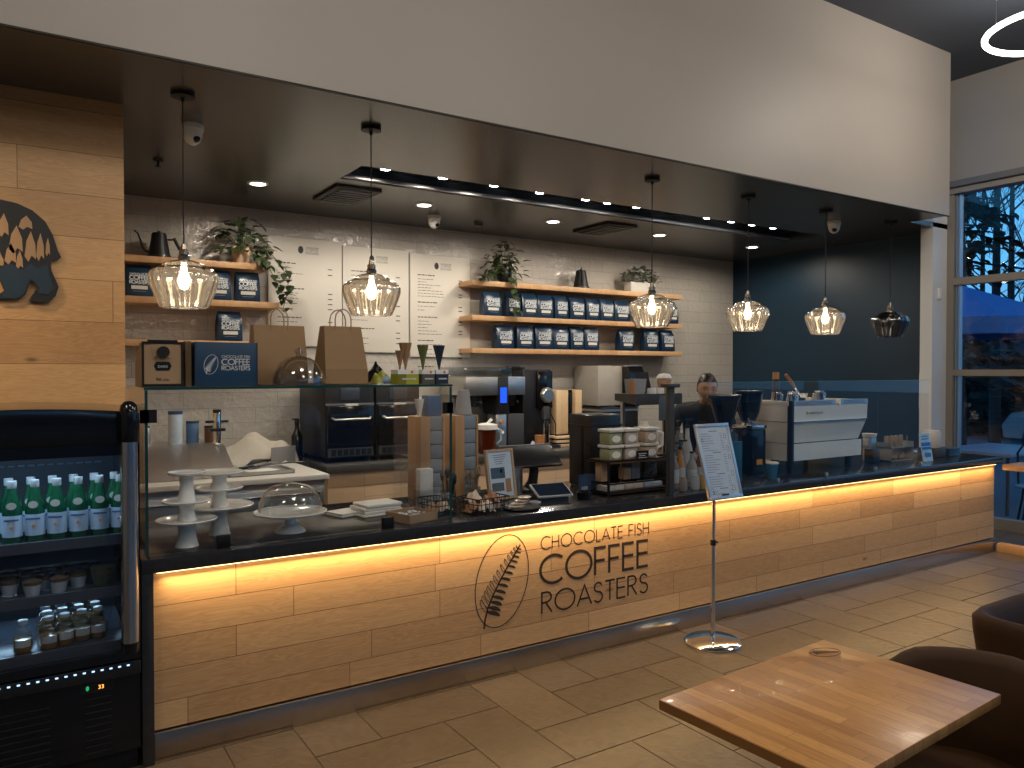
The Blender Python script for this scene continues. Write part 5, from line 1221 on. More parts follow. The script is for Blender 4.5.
for k, (x, y, c_, l) in enumerate(((3.60, 3.57, (.40, .33, .27), 'little beige jar'), (3.72, 3.58, (.40, .45, .50), 'little pale blue jar'), (3.78, 3.57, (.40, .28, .10), 'little mustard jar'), (3.90, 3.58, (.36, .36, .36), 'little grey jar'))):
    one('small_jar', B().lathe([(0, 0), (.026, 0), (.026, .07), (.02, .08), (.02, .09), (0, .09)], n=18), M('jar_%s' % 'abcd'[k], c_, .3), l + ' at the foot of the syrup bottles', 'jar', (x, y, ZW))
T = thing('order_tablet', 'small grey order tablet on a thin arm before the raised steel shelf', 'tablet', (3.95, 4.10, ZW), -.3)
B().box(-.05, .05, -.006, .006, .41, .59, .004).build('screen', M('slate_screen', (.09, .11, .13), .2), T)
B().cyl((0, .014, 0), (0, .014, .52), .008, n=12).box(-.04, .04, -.02, .05, 0, .008, .002).build('arm', black_plastic, T)

# ---- espresso grinders
def cone_grinder(x, y, prof, lab, body, z0=ZW, scale=1):
    T = thing('espresso_grinder', lab, 'grinder', (x, y, z0)); return T
smoky_hop = glass('smoky_hopper', (.30, .32, .36), 2.5, .06)
T = thing('espresso_grinder', 'espresso grinder with a wide clear cone hopper in front of the barista', 'grinder', (4.30, 3.86, ZW))
B().box(-.065, .065, -.08, .10, 0, .33, .02).build('body', black_plastic, T)
B().lathe([(.045, .335), (.050, .36), (.112, .560), (.120, .575), (.120, .585), (.112, .586), (.104, .565), (.046, .365), (.04, .345)], n=36).build('hopper', smoky_hop, T)
B().lathe([(0, .350), (.043, .350), (.094, .53), (0, .535)], n=30).build('coffee_beans', M('beans', (.018, .010, .006), .4, var=.6, scale=120, bump=1), T)
B().lathe([(.0, .588), (.124, .588), (.127, .594), (.112, .600), (0, .602)], n=36).build('hopper_lid', M('smoke_lid', (.03, .03, .035), .2), T)
B().lathe([(.03, .33), (.07, .335), (.07, .345), (.03, .348)], n=24).build('collar', chrome, T)
T = thing('espresso_grinder', 'black espresso grinder with a rounded smoky hopper left of the machine', 'grinder', (4.56, 3.86, ZW))
B().box(-.078, .078, -.10, .10, .01, .345, .015).build('body', black_gloss, T)
B().box(-.080, .080, -.102, .102, .346, .372, .004).build('chrome_band', chrome, T)
B().lathe([(.04, .385), (.055, .40), (.082, .47), (.098, .56), (.102, .610), (.098, .612), (.078, .48), (.04, .40)], n=36).build('hopper', smoky_hop, T)
B().lathe([(0, .39), (.05, .40), (.076, .48), (.085, .54), (0, .55)], n=30).build('coffee_beans', M('beans'), T)
B().lathe([(0, .613), (.106, .613), (.106, .622), (0, .626)], n=36).build('hopper_lid', black_plastic, T)
B().lathe([(.03, .372), (.06, .372), (.06, .386), (.03, .386)], n=24).build('collar', chrome, T)
B().box(-.03, .03, -.1035, -.1005, .085, .125).build('yellow_sticker', M('amber_sticker', (.55, .27, .02), .5), T)

one('blue_sleeve', B().box(-.05, .05, -.01, .01, 0, .28, .004), M('teal_plastic', (.012, .08, .13), .4), 'narrow teal folder standing between the menu card and the black grinder', 'folder', (4.20, 3.66, ZW))
T = thing('takeaway_cup', 'blue paper coffee cup with a white lid beside the black grinder', 'cup', (4.53, 3.62, ZW))
B().lathe([(0, 0), (.030, 0), (.042, .108), (0, .108)], n=28).build('cup', M('cup_blue', (.03, .14, .26), .45), T)
B().lathe([(.042, .108), (.045, .109), (.045, .118), (.038, .122), (0, .120)], n=28).build('lid', white_plastic, T)
B().flat([(.012 * math.cos(2 * PI * k / 16), .06 + .018 * math.sin(2 * PI * k / 16)) for k in range(16)], (.006, -.0385, 0), (1, 0, 0), (0, .2, 1), .001).build('round_mark', paper, T)

# ---- espresso machine
T = thing('espresso_machine', 'large two-tone steel and white espresso machine with folded side panels', 'espresso machine', (5.28, 3.95, ZW))
mx0, mx1 = 4.82, 5.77; W2 = (mx1 - mx0) / 2; cxm = (mx0 + mx1) / 2
g_ = lambda o: o
pan = M('machine_panel', (.76, .82, .82), .30, .10, var=.02)
side = M('machine_side', (.58, .54, .48), .35, .1, var=.02)
yb0 = -.27
# customer-facing back: three folds, tapering in below; profile (y,z)
W_ = W2
def slab(za, zb, wa, wb, ya, yb2, nm, mt):
    b = B(); b.loft([[(-W_ + .03, ya, za), (W_ - wa, ya, za), (W_ - wa, ya + .015, za), (-W_ + .03, ya + .015, za)], [(-W_ + .03, yb2, zb), (W_ - wb, yb2, zb), (W_ - wb, yb2 + .015, zb), (-W_ + .03, yb2 + .015, zb)]]); return b.build(nm, mt, T, smooth=False)
slab(.10, .225, .075, .070, yb0 + .0, yb0, 'lower_panel', pan)
slab(.23, .385, .070, .005, yb0 + .03, yb0 + .0, 'middle_panel', pan)
slab(.39, .505, .0, .0, yb0, yb0 - .005, 'upper_panel', pan)
B().box(-W_ + .03, W_ + .002, yb0 - .012, yb0 + .01, .383, .392).build('fold_edge', chrome, T)
b = B(); b.box(-W_ + .02, .06, yb0 - .002, yb0 + .015, .507, .548).box(.13, W_ + .01, yb0 - .002, yb0 + .015, .507, .548); b.build('top_rail', M('rail_bright', (.62, .70, .76), .22, .6), T)
b = B()
for k in range(3): b.box(-W_ + .06, .02, yb0 - .0035, yb0 - .002, .516 + k * .010, .519 + k * .010).box(.17, W_ - .03, yb0 - .0035, yb0 - .002, .516 + k * .010, .519 + k * .010)
b.build('rail_slot', black_matte, T)
text_mesh('name_plate', 'la marzocco', .032, M('plate_grey', (.20, .21, .21), .4), T, (-.30, yb0 - .006, .445), depth=.0006, fit=.20)
# left and right cheeks
for sg, nm in ((-1, 'side_panel'), (1, 'side_panel')):
    x_ = sg * (W_ - (.012 if sg < 0 else .09)); a_, c_ = min(x_, x_ + sg * .012), max(x_, x_ + sg * .012)
    b = B(); b.prism([(yb0 + .035, .10), (.20, .10), (.20, .225), (yb0 + .035, .225)], 'X', a_, c_); b.prism([(yb0 + .035, .23), (.24, .23), (.27, .385), (yb0 + .03, .385)], 'X', a_, c_)
    b.prism([(yb0 + .03, .39), (.27, .39), (.25, .505), (yb0 + .03, .505)], 'X', a_ - .004 * (sg < 0), c_ + .004 * (sg > 0)); b.build(nm, side, T, smooth=False)
    B().box(a_, c_, yb0 + .02, .24, .507, .545, .003).build('side_rail', side, T)
B().box(-W_ + .004, -W_ + .028, yb0 - .01, yb0 + .03, .06, .55).build('corner_post', black_plastic, T)
B().box(-W_ + .03, W_ - .12, yb0 + .06, .24, .10, .50).build('core', M('machine_core', (.05, .05, .05), .4, .3), T)
B().box(-W_ + .02, W_ - .02, yb0 + .02, .24, .50, .515).build('cup_deck', steel, T)
for x in (-W_ + .07, W_ - .16):
    for y in (yb0 + .06, .18): B().cyl((x, y, 0), (x, y, .10), .022, .030).build('foot', black_plastic, T)
B().tube([(W_ - .02, .0, .36), (W_ + .10, -.02, .36), (W_ + .14, -.02, .355)], .006).build('steam_lever', chrome, T)
B().cyl((W_ + .13, -.02, .34), (W_ + .135, -.02, .44), .015).build('lever_grip', M('lever_wood', (.30, .13, .04), .5), T)
zt = ZW + .549
def portaf(x, y, rz, lab, tilt=0):
    T = thing('portafilter', lab, 'portafilter', (x, y, zt + .02), rz)
    B().lathe([(0, -.015), (.025, -.015), (.032, .0), (.034, .022), (.030, .022), (.028, .0)], n=24).build('basket', chrome, T)
    B().tube([(.03, 0, .01), (.07, 0, .025 + tilt * .05)], .008).build('neck', chrome, T)
    B().tube([(.07, 0, .025 + tilt * .05), (.10, 0, .035 + tilt * .09), (.15, 0, .045 + tilt * .16)], [.010, .015, .013]).build('grip', M('lever_wood'), T)
portaf(5.36, 3.98, 2.6, 'steel portafilter with an upright wooden grip lying on the machine', .8)
for k, (x, y, s_, l) in enumerate(((4.95, 3.92, 1, 'steel milk pitcher lying on its side at the left of the machine top'), (5.05, 3.86, .9, 'small steel jug on its side next to the lying pitcher'), (5.18, 3.95, 1, 'steel cup upside down at the middle of the machine top'), (5.45, 3.90, 1.05, 'bright steel pitcher at the right part of the machine top'), (5.52, 3.98, .8, 'small chrome jug behind the bright pitcher'))):
    T = thing('milk_pitcher', l, 'pitcher', (x, y, zt - .033))
    q = B().lathe([(0, 0), (.042 * s_, 0), (.045 * s_, .03), (.034 * s_, .075 * s_), (.038 * s_, .09 * s_), (.036 * s_, .09 * s_), (.03 * s_, .07 * s_)], n=24).build('body', chrome, T)
    h2 = B().tube([(.040 * s_, 0, .075 * s_), (.075 * s_, 0, .07 * s_), (.07 * s_, 0, .03 * s_), (.043 * s_, 0, .02)], .005).build('handle', chrome, T)
T = thing('wood_pepper_mill', 'dark brown tamper stand with a pale wooden top behind the machine', 'tamper', (5.42, 4.30, ZW))
B().cyl((0, 0, 0), (0, 0, .70), .035, .030, n=20).build('shaft', M('dark_walnut', (.05, .028, .015), .5), T)
B().cyl((0, 0, .70), (0, 0, .76), .026, n=20).build('top', M('copper_wood', (.34, .18, .08), .5), T)
one('spoon_bowl', B().lathe([(0, 0), (.05, 0), (.07, .02), (.066, .022), (.045, .006)], n=24), M('citrus_dish', (.45, .38, .25), .4, var=.6, scale=40), 'shallow dish with a yellow-green item on the machine top', 'dish', (5.02, 4.06, zt - .033))

# ---- right end of the counter
T = thing('display_tier', 'clear two-tier acrylic stand of packets at the right end of the counter', 'display stand', (6.40, 3.86, ZW))
B().box(-.17, .17, -.10, .10, 0, .006).box(-.17, .17, -.10, .10, .11, .116).box(-.17, -.165, -.10, .10, 0, .16).box(.165, .17, -.10, .10, 0, .16).build('acrylic_frame', M('acrylic_edge', (.30, .31, .30), .1, 0), T)
for k in range(4):
    one('snack_packet', B().box(-.03, .03, -.012, .012, 0, .095, .01), M('tan_packet', (.33, .23, .13), .5, var=.4, scale=30), 'tan packet on the clear tier stand, %s from the left' % ORD[k], 'packet', (6.29 + .072 * k, 3.84, ZW + .1165), .2, 'tan packets on the clear stand')
for k in range(3):
    one('wrapped_slice', cloth_blob(0, 0, 0, .045, .05, .05, 20 + k, 12, 8), M('grey_wrap', (.30, .30, .29), .2, var=.6, scale=35), 'clear-wrapped slice on the lower level of the tier stand, %s from the left' % ORD[k], 'snack', (6.30 + .10 * k, 3.85, ZW + .007), 0, 'wrapped slices on the clear stand')
T = thing('lid_holder', 'tall steel tube holder with white lids on top left of the tier stand', 'holder', (6.14, 3.90, ZW))
B().box(-.04, .04, -.04, .04, 0, .20, .004).build('tube', steel, T)
B().lathe([(.03, .20), (.055, .205), (.06, .235), (0, .24)], n=20).build('lids', white_plastic, T)
one('black_caddy', B().box(-.05, .05, -.04, .04, 0, .12, .006), black_plastic, 'short black caddy in front of the steel tube holder', 'caddy', (6.02, 3.80, ZW))
one('clear_beaker', B().lathe([(0, 0), (.05, 0), (.055, .20), (.05, .20), (.045, .006)], n=24), clear_obj, 'clear empty beaker behind the blue sign', 'beaker', (6.66, 3.93, ZW))
T = thing('arrow_sign', 'white and blue notice with a left-pointing arrow standing by the glass screen end', 'sign', (6.52, 3.60, ZW))
B().prism([(0, 0), (.006, 0), (.046, .235), (.040, .235)], 'X', -.075, .075).build('card', M('sky_card', (.42, .66, .82), .5), T)
nb = M('sign_blue', (.03, .16, .55), .5)
tl = lambda z: .17 * z - .0015
b = B()
b.flat([(-.05, .055), (-.02, .085), (-.02, .072), (.05, .072), (.05, .038), (-.02, .038), (-.02, .025)], (0, -.001, 0), (1, 0, 0), (0, .17, 1), .001); b.build('arrow', nb, T)
b = B(); b.flat([(-.07, .10), (.07, .10), (.07, .122), (-.07, .122)], (0, -.001, 0), (1, 0, 0), (0, .17, 1), .001); b.flat([(-.07, .13), (.07, .13), (.07, .160), (-.07, .160)], (0, -.001, 0), (1, 0, 0), (0, .17, 1), .001); b.build('blue_band', nb, T)
b = B(); b.flat([(-.055, .185), (.05, .185), (.05, .193), (-.055, .193)], (0, -.001, 0), (1, 0, 0), (0, .17, 1), .001); b.flat([(-.05, .207), (.045, .207), (.045, .214), (-.05, .214)], (0, -.001, 0), (1, 0, 0), (0, .17, 1), .001); b.build('text_bar', nb, T)
T = thing('white_canister', 'rounded white canister on a dark wooden box at the counter end', 'canister', (6.93, 3.80, ZW + .082))
B().lathe([(0, 0), (.072, 0), (.075, .01), (.075, .13), (.060, .155), (0, .158)], n=28).build('body', M('cream_canister', (.60, .56, .50), .4), T)
one('dark_box', B().box(-.09, .09, -.08, .08, 0, .08, .003), M('dark_umber', (.07, .055, .045), .5), 'dark wooden box under the white canister', 'box', (6.93, 3.80, ZW))
for k in range(4): one('tray_stack', B().box(-.09, .09, -.07, .07, 0, .016, .004), M('slate_blue', (.04, .07, .11), .3), 'thin dark blue tray right of the wooden box, %s from the bottom' % ORD[k], 'tray', (7.15, 3.78, ZW + .018 * k), 0, 'stacked dark blue trays')
one('serving_tray', B().box(-.17, .17, -.12, .12, 0, .012, .004).box(-.17, .17, -.12, -.11, 0, .025), M('light_steel_blue', (.40, .52, .60), .25, .4), 'flat pale metal tray at the far right end of the counter', 'tray', (7.28, 4.08, ZW))
one('door_sensor', B().box(-.03, .03, -.02, 0, -.06, .06, .008), white_plastic, 'small white sensor box high on the white pier', 'sensor', (8.26, 4.47, 2.44))
T = thing('opening_label', 'white vertical sticker strip on the rear edge of the blue wall', 'sticker', (7.05, 4.28, 1.20))
bpy.data.objects.remove(T)
one('door_sticker', B().box(-.004, 0, -.045, .045, -.19, .19), paper, 'tall narrow white sticker on the dark blue wall near the pier', 'sticker', (8.43, 4.72, 1.40))
# ---- menu card on the chrome stand
T = thing('sign_stand', 'chrome floor stand with a round base before the counter', 'sign stand', (3.475, 3.20, 0))
B().lathe([(0, 0), (.165, 0), (.168, .012), (.150, .026), (.06, .034), (0, .036)], n=48).build('base', chrome, T)
B().cyl((0, 0, .034), (0, 0, .60), .0125, n=20).build('lower_pole', chrome, T)
B().cyl((0, 0, .60), (0, 0, .90), .009, n=20).build('upper_pole', chrome, T)
B().cyl((0, 0, .585), (0, 0, .62), .017, n=20).cyl((0, 0, .60), (.035, 0, .60), .007, n=12).build('clamp_knob', black_plastic, T)
b = B()
for k in range(14): b.ell((.013 + .002 * (k % 2), -.002, .65 + k * .016), (.004, .004, .007), 8, 6)
b.build('ball_chain', steel, T)
T = thing('framed_menu', 'silver framed drinks menu tilted back on top of the chrome stand', 'framed menu', (3.565, 3.185, .855), 0)
def tilt(o): o.rotation_euler = (-.27, 0, 0); return o
fw, fh = .145, .46; b = B()
b.box(-fw, fw, -.010, .008, 0, .020, .003).box(-fw, fw, -.010, .008, fh - .020, fh, .003).box(-fw, -fw + .020, -.010, .008, .02, fh - .02, .003).box(fw - .020, fw, -.010, .008, .02, fh - .02, .003)
q = tilt(b.build('frame', M('silver_frame', (.55, .60, .66), .3, .7), T))
B().box(-fw + .02, fw - .02, -.003, .004, .02, fh - .02).build('menu_sheet', M('menu_sheet', (.50, .58, .68), .4), q)
b = B(); r = random.Random(3); z = fh - .05
for k in range(27):
    if k in (0, 9, 18, 24): b.box(-.035, .035, -.0042, -.003, z, z + .005)
    else:
        b.box(-fw + .035, -fw + .035 + r.uniform(.05, .13), -.0042, -.003, z, z + .0028); b.box(.055, .075, -.0042, -.003, z, z + .0028)
    z -= .0145
q2 = b.build('menu_text', M('text_slate'), q); q2['kind'] = 'stuff'
b = B()
for x, z, s_ in ((.095, .38, .016), (.10, .30, .018), (.10, .25, .015), (.10, .15, .018), (-.105, .36, .012), (-.10, .06, .012), (.085, .06, .020)):
    b.ribbon([(x + s_ * .6 * math.cos(2 * PI * k / 14), z + s_ * math.sin(2 * PI * k / 14)) for k in range(15)], .002, (0, -.0032, 0), (1, 0, 0), (0, 0, 1), .001)
b.build('cup_drawings', M('text_slate'), q)
B().box(-.03, .03, -.0, .03, .0, .03).build('bracket', black_plastic, T)

# ================================================================== FURNITURE IN FRONT
T = thing('cafe_table', 'square butcher-block cafe table with an engraved fern oval in the foreground', 'table', (1.825, 1.263, 0), .062)
B().box(-.384, .384, -.262, .262, .722, .75, .003).build('tabletop', table_wood, T)
B().box(-.385, -.3845, -.258, .258, .724, .748).build('edge_face', M('edge_oak', (.36, .16, .045), .4), T)
b = B(); fern_logo(b, (.235, .238, .7502), (0, -1, 0), (1, 0, 0), .10, .005, .0006, fine=False)
b.build('fern_mark', M('burnt_mark', (.09, .055, .035), .5), T)
B().cyl((0, 0, .02), (0, 0, .70), .035, n=24).build('column', black_matte, T)
B().box(-.25, .25, -.04, .04, .0, .02, .008).box(-.04, .04, -.22, .22, .0, .02, .008).build('foot_cross', black_matte, T)
B().box(-.20, .20, -.15, .15, .70, .721).build('top_plate', black_matte, T)
leather = M('brown_leather', (.055, .026, .010), .6, var=.2, scale=8, bump=.08, spec=.2)
def shell_chair(x, y, rz, lab, R=(.27, .27), square=False):
    T = thing('leather_chair', lab, 'chair', (x, y, 0), rz)
    # local: faces -X; back at +X
    n = 26; inner, outer = [], []
    rings = []
    for i in range(n + 1):
        a = math.radians(-118 + 236 * i / n); c_, s_ = math.cos(a), math.sin(a)
        if square: c_, s_ = math.copysign(abs(c_) ** .35, c_), math.copysign(abs(s_) ** .35, s_)
        d_ = abs(i / n - .5) * 2; top = .76 - .03 * d_ - .16 * max(0, d_ - .45) ** 1.3 / .55 ** 1.3 if not square else .67
        t_ = .030
        sec = []
        for (off, z) in ((-t_, .40), (-t_ * 1.1, .58), (-t_, top - .03), (-t_ * .5, top - .004), (t_ * .3, top), (t_ * .9, top - .02), (t_, top - .06), (t_, .58), (t_ * .9, .38)):
            flare = .04 * (z - .4) / .36
            sec.append(((R[0] + off + flare) * c_, (R[1] + off + flare) * s_, z))
        rings.append(sec)
    B().loft(rings).build('backrest_shell', leather, T, smooth=60)
    b = B(); b.lathe([(0, .40), (R[0] * .9, .40), (R[0] * .98, .43), (R[0] * .93, .465), (R[0] * .5, .475), (0, .475)], (0, 0, 0), 32, sx=1.0, sy=R[1] / R[0]); b.build('seat', leather, T)
    b = B()
    for i in range(40):
        a = math.radians(-120 + 240 * i / 40); rr = R[0] * 1.13
        b.ell((rr * math.cos(a), rr * math.sin(a) * R[1] / R[0], .405), (.005, .005, .005), 6, 4)
    q = b.build('stitching', M('stitch', (.35, .28, .2), .6), T); q['kind'] = 'stuff'
    for sx, sy in ((-1, -1), (-1, 1), (1, -1), (1, 1)): B().cyl((sx * .16, sy * .16, .40), (sx * .21, sy * .20, 0), .016, .011, n=12).build('leg', black_matte, T)
    return T
shell_chair(2.22, 1.13, 0, 'brown leather tub chair tucked under the foreground table, rounded back', R=(.25, .235))
shell_chair(3.45, 1.29, PI, 'dark brown square-backed chair cut by the right edge of the photo', R=(.26, .26), square=True)

# ledge and low curb between counter end and window
one('window_ledge', B().box(0, .34, -1.9, .0, .735, .785, .004).box(.03, .30, -1.85, -1.80, .0, .735), shelf_wood, 'narrow oak bar ledge at the right end of the counter', 'ledge', (7.41, 3.43, 0))
one('floor_curb', B().box(0, .09, -2.2, 0, 0, .075, .003), shelf_wood, 'low oak kerb on the floor where the counter meets the window', 'kerb', (7.39, 3.46, 0))

# ================================================================== BARISTA
T = thing('person', 'barista in a black top with slicked-back dark hair, looking down behind the hopper', 'person', (4.665, 4.44, 0), -.62)
skin = M('skin', (.42, .24, .155), .5, var=.08, scale=12); cloth_b = M('black_top', (.012, .013, .016), .75, var=.2, scale=30, bump=.2)
hair_m = M('dark_hair', (.010, .007, .006), .35, var=.3, scale=60)
def skin_body(name, joints, edges, mat, parent, root=0, lvl=1):
    me = bpy.data.meshes.new(name); me.from_pydata([j[:3] for j in joints], edges, []); me.materials.append(mat)
    o = bpy.data.objects.new(name, me); C.objects.link(o); o.parent = parent
    sk = o.modifiers.new('skin', 'SKIN'); sk.use_smooth_shade = True
    sv = me.skin_vertices[0].data if me.skin_vertices else None
    if sv is None:
        import bmesh as bmm; bm_ = bmm.new(); bm_.from_mesh(me); bm_.verts.layers.skin.verify(); bm_.to_mesh(me); bm_.free(); sv = me.skin_vertices[0].data
    for i, j in enumerate(joints):
        r_ = j[3]; sv[i].radius = r_ if isinstance(r_, tuple) else (r_, r_)
        sv[i].use_root = (i == root)
    ss = o.modifiers.new('sub', 'SUBSURF'); ss.levels = lvl; ss.render_levels = lvl + 1
    return o
# leaning forward over the counter (towards -Y); pelvis, spine, chest, neck
J = [(0, .12, .84, (.15, .11)), (0, .08, 1.00, (.13, .10)), (0, .0, 1.15, (.15, .11)), (0, -.10, 1.28, (.155, .10)), (0, -.16, 1.345, (.075, .07)), (0, -.20, 1.385, (.050, .05)),
     (-.085, .12, .76, .088), (-.10, .11, .44, .062), (-.10, .14, .10, .042), (-.10, .03, .04, .036),
     (.085, .12, .76, .088), (.10, .11, .44, .062), (.10, .14, .10, .042), (.10, .03, .04, .036),
     (-.175, -.09, 1.30, .070), (-.27, -.08, 1.09, .050), (-.15, -.27, 1.00, .031), (.175, -.09, 1.30, .070), (.27, -.08, 1.09, .050), (.14, -.27, 1.00, .031)]
E_ = [(0, 1), (1, 2), (2, 3), (3, 4), (4, 5), (0, 6), (6, 7), (7, 8), (8, 9), (0, 10), (10, 11), (11, 12), (12, 13), (3, 14), (14, 15), (15, 16), (3, 17), (17, 18), (18, 19)]
body = skin_body('body', J, E_, cloth_b, T)
# neck, forearm cuffs and hands
skin_body('neck', [(0, -.15, 1.35, .052), (0, -.20, 1.395, .046), (0, -.235, 1.43, .044)], [(0, 1), (1, 2)], skin, T)
for sg in (-1, 1):
    w0 = Vector((.15 * sg if sg < 0 else .14, -.27, 1.00)); w0.x = -.15 if sg < 0 else .14
    jj = [(w0.x, w0.y + .02, w0.z, .026), (w0.x * .95, w0.y - .05, w0.z - .01, (.030, .015)), (w0.x * .92, w0.y - .085, w0.z - .015, (.034, .014))]
    ed = [(0, 1), (1, 2)]; base = len(jj)
    for k, ln in enumerate((.060, .070, .066, .052)):
        ox_ = (k - 1.5) * .017; p0 = (w0.x * .92 + ox_, w0.y - .095, w0.z - .016)
        jj += [(p0[0], p0[1], p0[2], .0085), (p0[0], p0[1] - ln * .5, p0[2] - .010, .008), (p0[0], p0[1] - ln * .8, p0[2] - .030, .0068)]
        ed += [(2, base), (base, base + 1), (base + 1, base + 2)]; base += 3
    jj += [(w0.x * .95 - sg * .03, w0.y - .06, w0.z - .012, .010), (w0.x * .95 - sg * .045, w0.y - .095, w0.z - .02, .008)]; ed += [(1, base), (base, base + 1)]
    skin_body('hand', jj, ed, skin, T, 0, 1)
# head: shaped surface
def head_mesh():
    b = B(); nu, nv = 40, 32; rings = []
    for j in range(nv + 1):
        ph = -PI / 2 + PI * j / nv; ring = []
        for i in range(nu):
            th = 2 * PI * i / nu; cx_, sx_ = math.cos(th), math.sin(th)      # face toward -Y: th = -pi/2
            cz = math.sin(ph); rr = max(math.cos(ph), .002)
            x = .074 * rr * cx_; y = .094 * rr * sx_; z = .112 * cz
            if z < 0:
                t = -z / .112; x *= 1 - .30 * t * t; y = y * (1 - .12 * t) - .010 * t * (1 if y < 0 else -1) ; 
                if y > 0: y *= 1 - .35 * t
            if y < 0:
                fx = x / .074
                def gs(px, pz, sxx, szz): return math.exp(-((x - px) / sxx) ** 2 - ((z - pz) / szz) ** 2)
                y -= .022 * gs(0, -.028, .011, .014) + .012 * gs(0, -.008, .008, .022)      # nose
                y += .010 * (gs(.030, .004, .016, .011) + gs(-.030, .004, .016, .011))       # sockets
                y -= .006 * (gs(.030, .024, .020, .007) + gs(-.030, .024, .020, .007))       # brow
                y -= .007 * (gs(0, -.058, .020, .005) + gs(0, -.068, .017, .005)) - .005 * gs(0, -.063, .022, .0025)
                y -= .008 * gs(0, -.096, .020, .013); y -= .004 * (gs(.04, -.03, .018, .02) + gs(-.04, -.03, .018, .02))
            ring.append((x, y, z))
        rings.append(ring)
    b.loft(rings); return b
HL = Vector((0, -.275, 1.492)); HR = (.20, 0, -.02)
def place(o): o.location = HL; o.rotation_euler = HR; return o
head = place(head_mesh().build('head', skin, T, smooth=70))
for sg in (-1, 1):
    B().ell((sg * .030, -.0745, .002), (.0125, .006, .0055)).build('eyelid', M('eyelid', (.32, .17, .11), .5), head)
    B().tube([(sg * .018, -.0815, .0), (sg * .030, -.083, -.0035), (sg * .043, -.077, .0)], .0014, n=5).build('lashes', hair_m, head)
    B().tube([(sg * .015, -.0905, .021), (sg * .030, -.0905, .026), (sg * .046, -.079, .020)], .0026, n=6).build('eyebrow', hair_m, head)
    B().ell((sg * .074, .008, -.008), (.007, .016, .027)).build('ear', skin, head)
    B().ell((sg * .078, .004, -.040), (.004, .004, .004)).build('earring', paper, head)
B().tube([(-.020, -.0900, -.063), (0, -.096, -.061), (.020, -.0900, -.063)], [.002, .0055, .002], n=8).build('lips', M('lips', (.33, .12, .09), .4), head)
b = B(); rings = []
for j in range(15):
    ph = math.radians(2 + 88 * j / 14) if j else 0; ring = []
    for i in range(40):
        th = 2 * PI * i / 40; cx_, sx_ = math.cos(th), math.sin(th)
        lo = .060 if sx_ < -.35 else (-.045 if sx_ > .2 else .060 - (.105) * (sx_ + .35) / .55)
        z0 = lo; z = z0 + (.117 - z0) * math.sin(ph)
        rr = math.sqrt(max(.0001, 1 - (z / .1175) ** 2)); part = 1
        ring.append((.0785 * rr * cx_, .099 * rr * sx_ + .002, z))
    rings.append(ring)
b.loft(rings); b.ell((0, .115, .02), (.040, .032, .040))
b.build('hair', hair_m, head, smooth=60)
B().tube([(0, -.052, .099), (0, -.03, .113), (0, .0, .1185)], .0016, n=5).build('hair_parting', skin, head)

# ================================================================== OUTSIDE THE WINDOWS
paving = M('outdoor_paving', (.12, .13, .15), .8, var=.2, scale=1)
g0 = B().box(-40, 60, -45, 50, -.35, -.10); q = struct('floor_outside', g0, paving)
def tree(x, y, h, kind, lab, seed, grp=None):
    r = random.Random(seed); T = thing('conifer_tree' if kind == 'fir' else 'bare_tree', lab, 'tree', (x, y, -.10), 0, grp)
    bark = M('bark', (.028, .024, .022), .9); st = B(); st.cyl((0, 0, 0), (0, 0, h), .22 if kind == 'fir' else .13, .05 if kind == 'fir' else .03, n=10)
    if kind == 'fir':
        fo = B()
        for k in range(110):
            z = 1.6 + (h - 1.8) * k / 110; ln = (1.9 * (1 - z / h) + .35) * r.uniform(.6, 1.1); a = r.uniform(0, 2 * PI); d_ = Vector((math.cos(a), math.sin(a), -.22))
            st.tube([(0, 0, z), d_ * ln + Vector((0, 0, z))], .02, n=5)
            for m_ in range(22):
                f_ = r.uniform(.1, 1); p_ = d_ * ln * f_ + Vector((r.uniform(-.2, .2), r.uniform(-.2, .2), z + r.uniform(-.12, .05)))
                leaf(fo, p_, (d_.x + r.uniform(-.8, .8), d_.y + r.uniform(-.8, .8), r.uniform(-.8, 0)), r.uniform(.14, .26))
        fo.build('foliage', M('fir_needles', (.012, .030, .022), .8, var=.4, scale=3), T, smooth=False)
    else:
        def br(p_, d_, ln, rad, dep):
            e_ = p_ + d_ * ln; st.tube([p_, p_.lerp(e_, .5) + Vector((r.uniform(-.05, .05), r.uniform(-.05, .05), 0)), e_], [rad, rad * .8, rad * .6], n=4)
            if dep:
                for _ in range(3 if dep > 1 else 4):
                    nd = (d_ + Vector((r.uniform(-.8, .8), r.uniform(-.8, .8), r.uniform(-.1, .6)))).normalized(); br(e_ if r.random() < .6 else p_.lerp(e_, .6), nd, ln * r.uniform(.6, .8), rad * .55, dep - 1)
        for k in range(11):
            z = h * (.30 + .065 * k); a = k * 2.4; br(Vector((0, 0, z)), Vector((math.cos(a), math.sin(a), .9)).normalized(), h * .15, .03, 4 if k < 8 else 3)
    st.build('trunk', bark, T, smooth=False)
tree(15.2, 7.9, 11, 'fir', 'dark fir tree whose trunk fills the left of the window', 1)
tree(19.5, 9.2, 9.0, 'bare', 'bare twiggy tree outside, right of the dark fir', 2)
tree(25.5, 11.6, 10.5, 'bare', 'bare twiggy tree farther right behind the window rails', 5)
tree(32, 15.6, 12, 'bare', 'bare tree farthest off, seen through the fir branches', 6)
T = thing('hedge', 'dark hedge across the far side of the street outside', 'hedge', (22, 9, -.10))
b = B(); r = random.Random(9)
for k in range(1500):
    leaf(b, (r.uniform(-.6, .6) + (-.9 if k % 2 else 0), r.uniform(-7, 7), r.uniform(.05, 2.3 + .5 * math.sin(k))), (r.uniform(-1, 1), r.uniform(-1, 1), r.uniform(-.2, 1)), r.uniform(.25, .45))
